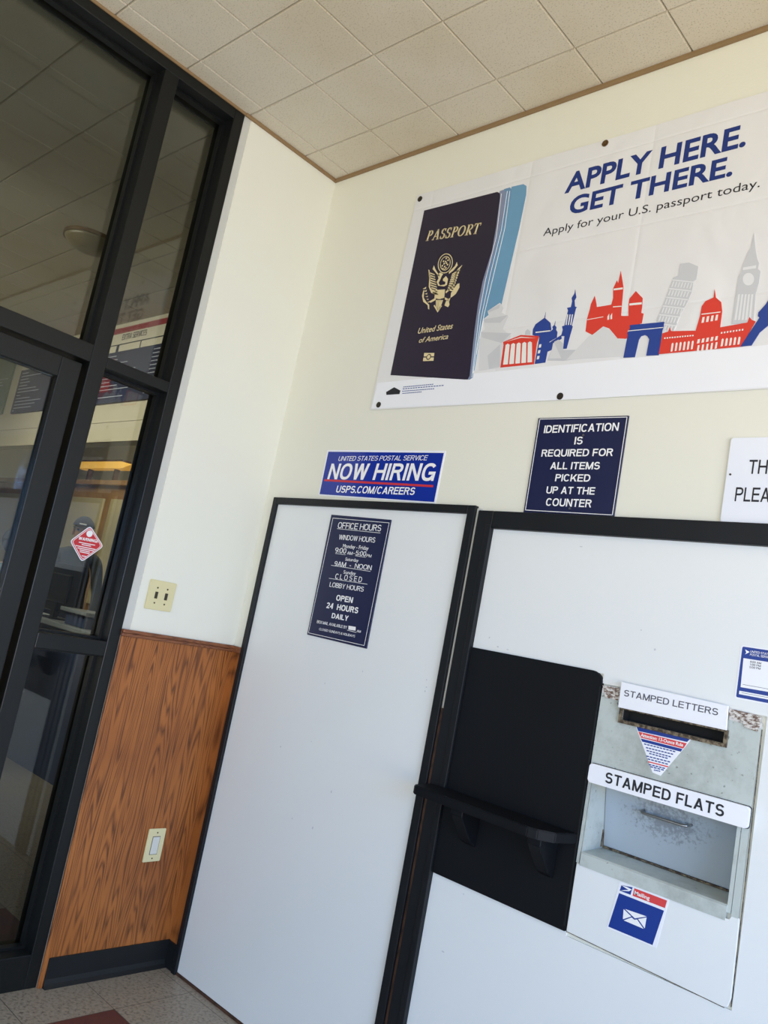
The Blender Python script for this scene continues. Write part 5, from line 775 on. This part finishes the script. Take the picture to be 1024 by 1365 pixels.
# ------------------------------------------------------------------ the counter room behind the glass
SY = 0.76
bm = new(); box(bm, -11.4, -0.17, SY, SY + 0.12, 2.63, H); box(bm, -11.4, -0.17, SY - 0.006, SY, 2.795, 2.80); link('wall_soffit', bm, M['cream'], kind='structure')
bm = new(); box(bm, -11.6, -11.4, -5.6, 4.2, 0, H); link('wall_far', bm, M['cream'], kind='structure')
bm = new(); box(bm, -11.4, -0.16, 3.7, 3.85, 0, H); link('wall_staff', bm, M['cream'], kind='structure')
bm = new(); box(bm, -0.16, -0.05, 0.16, 3.7, 0, H); link('wall_partition', bm, M['cream'], kind='structure')
bm = new(); box(bm, -11.4, -0.05, -5.6, -5.45, 0, H); link('wall_lobby_rear', bm, M['cream'], kind='structure')
# service menu boards hanging on the soffit
def menu(x0, x1, z0, z1, kind, label):
    s = thing('menu_board', label, 'menu board'); y = SY
    bm = new(); box(bm, x0, x1, y - 0.02, y, z0, z1); link('panel', bm, M['menun'] if kind == 0 else M['menug'], s)
    if kind == 0:
        bm = new(); box(bm, x0, x1, y - 0.023, y - 0.02, 3.475, z1); link('header', bm, M['menuw'], s)
        bm = new(); box(bm, x0, x1, y - 0.025, y - 0.023, 3.575, 3.625); link('red_band', bm, M['menur'], s)
        bm = new(); sans(bm, 'EXTRA SERVICES', -3.34, -2.945, 3.51, 3.56, y - 0.0245, .14); thicken(bm, (0, -0.0005, 0)); strip(bm, [(x0, 3.472), (x1, 3.472)], 0.008, y - 0.0255, y - 0.023); link('lettering', bm, M['ink'], s)
        for a, b in ((x0, -3.40), (-3.36, -3.01), (-3.005, -2.6), (-2.595, x1)):
            bm = new(); box(bm, a + .005, b - .005, y - 0.023, y - 0.02, 3.41, 3.468); link('price_tab', bm, M['menuw'], s)
        bm = new(); box(bm, -3.72, -3.36, y - 0.022, y - 0.02, 3.06, 3.35); link('crimson_field', bm, M['menuc'], s)
    bm = new(); r = random.Random(5 + kind)
    for k in range(48):
        xa = x0 + 0.05 + (k % 4) * (x1 - x0) / 4; zz = z0 + 0.05 + (k // 4) * 0.033
        if zz < 3.38: strip(bm, [(xa, zz), (xa + r.uniform(.1, .85) * (x1 - x0) / 4.6, zz)], 0.006, y - 0.0235, y - 0.02)
    for xx in (x0 + .06, x1 - .06): disc(bm, xx, z0 + 0.025, 0.009, y - 0.024, y - 0.02, n=8)
    link('small_print', bm, M['menut'], s)
menu(-5.30, -2.0, 2.96, H - 0.002, 0, 'navy and cream EXTRA SERVICES menu board seen through the glazing')
menu(-7.2, -5.53, 2.97, H - 0.002, 1, 'green menu board seen through the upper door glass')
# counter, monitor
s = thing('service_counter', 'blue grey service counter with pale top behind the glass', 'counter')
bm = new(); box(bm, -11.0, -0.5, SY + 0.05, SY + 0.36, 0.0, 1.10); link('body', bm, M['counter'], s)
bm = new(); box(bm, -11.05, -0.45, SY, SY + 0.40, 1.10, 1.14, 0.006); link('countertop', bm, M['ctop'], s)
s = thing('parcel_scale', 'pale flat parcel scale on the service counter', 'scale', loc=(-3.13, 0.96, 1.14))
bm = new(); box(bm, -0.16, 0.16, -0.14, 0.14, 0.0, 0.09, 0.01); link('scale_body', bm, M['counter'], s)
bm = new(); box(bm, -0.22, 0.22, -0.17, 0.17, 0.1, 0.13, 0.006); box(bm, -0.05, 0.05, -0.05, 0.05, 0.09, 0.1); link('scale_tray', bm, M['ctop'], s)
s = thing('computer_monitor', 'black computer monitor seen from behind on the service counter', 'monitor', loc=(-3.74, 0.94, 1.14))
bm = new(); box(bm, -0.31, 0.31, 0.0, 0.035, 0.06, 0.47, 0.008); box(bm, -0.19, 0.19, -0.03, 0.0, 0.14, 0.38, 0.012); link('screen_housing', bm, M['monitor'], s)
bm = new(); box(bm, -0.035, 0.035, -0.02, 0.02, 0.012, 0.2, 0.004); link('neck', bm, M['monitor'], s)
bm = new(); prism(bm, rrect(-0.14, 0.14, -0.09, 0.09, 0.03), 0.0, 0.012, axis='z'); link('foot', bm, M['monitor'], s)
# cabinet wall and lamp behind the staff
cb = thing('wood_cabinet', 'light oak cabinet with cream doors behind the service counter', 'cabinet')
CY = 2.6
bm = new(); box(bm, -10.2, -4.6, CY + 0.03, CY + 0.6, 0.0, 2.74); link('carcass', bm, M['cabw'], cb)
for x, wdt in ((-10.1, .98), (-9.0, .98), (-7.82, 1.17), (-6.46, .95), (-5.4, .75)):
    bm = new(); box(bm, x, x + wdt, CY, CY + 0.03, 1.22, 2.53, 0.006); dd = link('door', bm, M['cabp'], cb)
    bm = new(); tube(bm, [(x + 0.06, CY, 1.4), (x + 0.06, CY - .025, 1.41), (x + 0.06, CY - .025, 1.51), (x + 0.06, CY, 1.52)], 0.006, 6); link('door_handle', bm, M['chrome'], dd)
    bm = new(); box(bm, x, x + wdt, CY, CY + 0.03, 0.15, 1.12, 0.006); link('door', bm, M['cabp'], cb)
bm = new(); box(bm, -10.22, -4.58, CY - 0.04, CY + 0.03, 2.70, 2.76, 0.006); link('cornice', bm, M['cabw'], cb)
s = thing('amber_light', 'long amber strip light above the oak cabinet', 'light')
bm = new(); prism(bm, [(-7.75, 2.955), (-7.55, 3.01), (-6.4, 3.01), (-6.12, 2.97), (-6.35, 2.92), (-7.55, 2.92)], CY - 0.02, CY + 0.1); link('lens', bm, M['amber'], s)
bm = new(); box(bm, -7.5, -6.4, CY, CY + 0.12, 3.01, 3.04); link('housing', bm, M['brown'], s)
for x in (-7.3, -6.6):
    bm = new(); box(bm, x, x + .04, CY + .02, CY + .08, 2.76, 2.92); link('post', bm, M['brown'], s)

s = thing('ceiling_light', 'shallow round ceiling light seen through the large upper pane', 'light', loc=(-2.08, -0.23, H))
bm = new(); q = bmesh.ops.create_uvsphere(bm, u_segments=28, v_segments=14, radius=1.0); bmesh.ops.transform(bm, verts=q['verts'], matrix=Matrix.Diagonal((0.17, 0.17, 0.09, 1))); bmesh.ops.delete(bm, geom=[v for v in bm.verts if v.co.z > -0.012], context='VERTS'); bmesh.ops.solidify(bm, geom=bm.faces[:], thickness=0.004); link('glass_bowl', bm, M['bowl'], s, True)
bm = new(); disc(bm, 0, 0, 0.175, -0.022, -0.0, 'z', 32); link('metal_rim', bm, M['brass'], s)

# ------------------------------------------------------------------ people behind the glass
def person(label, loc, rotz, height, shirt, capm, cap_dir, hands):
    s = height / 1.8
    root = thing('person', label, 'person', loc=loc); root.rotation_euler = (0, 0, rotz)
    J = {}; E = []
    def j(n, p, r, par=None):
        J[n] = (p, r, par)
    j('pelvis', (0, 0, 0.96), (.165, .115)); j('belly', (0, 0, 1.12), (.16, .115), 'pelvis'); j('chest', (0, 0.0, 1.32), (.175, .12), 'belly'); j('collar', (0, -.01, 1.455), (.12, .085), 'chest'); j('neck', (0, -.005, 1.53), (.058, .06), 'collar')
    j('jaw', (0, .02, 1.60), (.066, .078), 'neck'); j('head', (0, .01, 1.68), (.077, .098), 'jaw'); j('crown', (0, 0, 1.755), (.062, .075), 'head')
    for sd, L in ((-1, 'L'), (1, 'R')):
        j('sh' + L, (sd * .185, -.01, 1.43), (.07, .07), 'collar'); j('el' + L, (sd * .25, -.02 + .03, 1.14), (.045, .047), 'sh' + L)
        hp = hands[0 if sd < 0 else 1]; j('wr' + L, (sd * hp[0], hp[1], hp[2]), (.03, .027), 'el' + L)
        j('hp' + L, (sd * (.09), 0, .9), (.095, .1), 'pelvis'); j('kn' + L, (sd * .1, .015, .5), (.06, .062), 'hp' + L); j('an' + L, (sd * .1, -.02, .09), (.04, .042), 'kn' + L); j('to' + L, (sd * .115, .15, .035), (.042, .03), 'an' + L)
        # palm and fingers
        w3 = Vector((sd * hp[0], hp[1], hp[2])); e3 = Vector((sd * .25, .01, 1.14)); d = (w3 - e3).normalized(); side = d.cross(Vector((0, 0, 1))).normalized() if abs(d.z) < .95 else Vector((0, 1, 0))
        dn = side.cross(d).normalized()
        if dn.z > 0: dn = -dn
        pc = w3 + d * .075; j('pa' + L, tuple(pc), (.034, .017), 'wr' + L)
        for q, (off, ln) in enumerate(((-.027, .062), (-.009, .075), (.009, .07), (.027, .055))):
            a = pc + d * .022 + side * off; b = a + d * ln * .5 + dn * .008; c = b + d * ln * .4 + dn * .02
            j('f%d' % q + L, tuple(a), (.0095, .009), 'pa' + L); j('g%d' % q + L, tuple(b), (.0085, .008), 'f%d' % q + L); j('h%d' % q + L, tuple(c), (.007, .007), 'g%d' % q + L)
        a = w3 + d * .035 - side * .03 * 1; b = a + d * .03 - side * .02; c = b + d * .025
        j('t0' + L, tuple(a), (.012, .011), 'wr' + L); j('t1' + L, tuple(b), (.01, .01), 't0' + L); j('t2' + L, tuple(c), (.008, .008), 't1' + L)
    me = bpy.data.meshes.new('body'); names_ = list(J); idx = {n: i for i, n in enumerate(names_)}
    me.from_pydata([tuple(v * s for v in J[n][0]) for n in names_], [(idx[n], idx[J[n][2]]) for n in names_ if J[n][2]], [])
    o = bpy.data.objects.new('body', me); COL.objects.link(o)
    md_ = o.modifiers.new('skin', 'SKIN'); md_.use_smooth_shade = True
    for n, sv in zip(names_, me.skin_vertices[0].data): sv.radius = tuple(r * s for r in J[n][1]); sv.use_root = (n == 'pelvis')
    sb = o.modifiers.new('sub', 'SUBSURF'); sb.levels = 2; sb.render_levels = 2
    bpy.context.view_layer.update()
    m2 = bpy.data.meshes.new_from_object(o.evaluated_get(bpy.context.evaluated_depsgraph_get())); m2.name = 'body'
    bpy.data.objects.remove(o)
    for mm in (M['skin'], shirt, M['trous'], M['shoe']): m2.materials.append(mm)
    for p in m2.polygons:
        p.use_smooth = True; c = p.center / s
        hand = any((c - Vector(J['pa' + L][0])).length < .17 and (c - Vector(J['el' + L][0])).length > .19 for L in 'LR')
        p.material_index = 0 if c.z > 1.525 or hand and abs(c.x) > .19 else (3 if c.z < .07 else (2 if c.z < .955 and abs(c.x) < .21 else 1))
    b = bpy.data.objects.new('body', m2); COL.objects.link(b); b.parent = root
    hz = 1.69
    # face
    bm = new()
    def blob(bm, c, r, sub=2):
        q = bmesh.ops.create_icosphere(bm, subdivisions=sub, radius=1.0); bmesh.ops.transform(bm, verts=q['verts'], matrix=Matrix.Translation(Vector(c) * s) @ Matrix.Diagonal((r[0] * s, r[1] * s, r[2] * s, 1)))
    blob(bm, (0, .112, 1.655), (.014, .02, .024)); blob(bm, (.083, .0, 1.66), (.012, .022, .032)); blob(bm, (-.083, .0, 1.66), (.012, .022, .032)); link('nose_and_ears', bm, M['skin'], b, True)
    bm = new(); blob(bm, (.032, .096, 1.683), (.013, .008, .008)); blob(bm, (-.032, .096, 1.683), (.013, .008, .008)); link('eyes', bm, M['hair'], b, True)
    bm = new(); blob(bm, (0, .098, 1.612), (.026, .008, .006)); link('mouth', bm, M['red'], b, True)
    bm = new(); blob(bm, (0, -.018, 1.69), (.088, .098, .088), 3)
    bmesh.ops.delete(bm, geom=[v for v in bm.verts if v.co.y > .045 * s], context='VERTS'); bmesh.ops.delete(bm, geom=[v for v in bm.verts if v.co.z < 1.61 * s], context='VERTS'); 
    r = bmesh.ops.solidify(bm, geom=bm.faces[:], thickness=0.006); link('hair', bm, M['hair'], root, True)
    # cap: dome, band and peak
    bm = new(); q = bmesh.ops.create_uvsphere(bm, u_segments=24, v_segments=14, radius=1.0)
    bmesh.ops.transform(bm, verts=q['verts'], matrix=Matrix.Translation((0, 0.0, 1.70 * s)) @ Matrix.Diagonal((.1 * s, .122 * s, .125 * s, 1)))
    bmesh.ops.delete(bm, geom=[v for v in bm.verts if v.co.z < 1.70 * s], context='VERTS'); bmesh.ops.solidify(bm, geom=bm.faces[:], thickness=0.006)
    cp = link('cap', bm, capm, root, True)
    bm = new(); pr_ = []
    for i in range(13):
        a = math.radians(15 + 150 * i / 12); pr_.append((.085 * s * math.cos(a), (.06 + .135 * math.sin(a)) * s))
    pr_ += [(-.085 * s, .075 * s), (0, .105 * s), (.085 * s, .075 * s)]
    prism(bm, pr_, 1.702 * s, 1.710 * s, axis='z'); link('peak', bm, capm, cp, True)
    bm = new(); box(bm, -.03 * s, .03 * s, .113 * s, .119 * s, 1.735 * s, 1.747 * s); link('cap_badge', bm, M['letter'], cp)
    if cap_dir: 
        pass
    return root
bm = new(); box(bm, -6.5, -1.0, SY + 0.42, SY + 1.5, 0.0, 0.16); link('floor_dais', bm, M['floor'], kind='structure')
pA = person('person in charcoal cap and dark shirt behind the service counter', (-4.74, 1.50, 0.16), math.radians(-122), 1.93, M['shirt'], M['cap'], True, ((.26, .1, .9), (.26, .1, .9)))
pB = person('person in black cap and blue shirt standing in front of the counter', (-3.40, 0.35, 0.0), math.radians(15), 1.79, M['shirtb'], M['capb'], True, ((.27, .05, .88), (.27, .05, .88)))
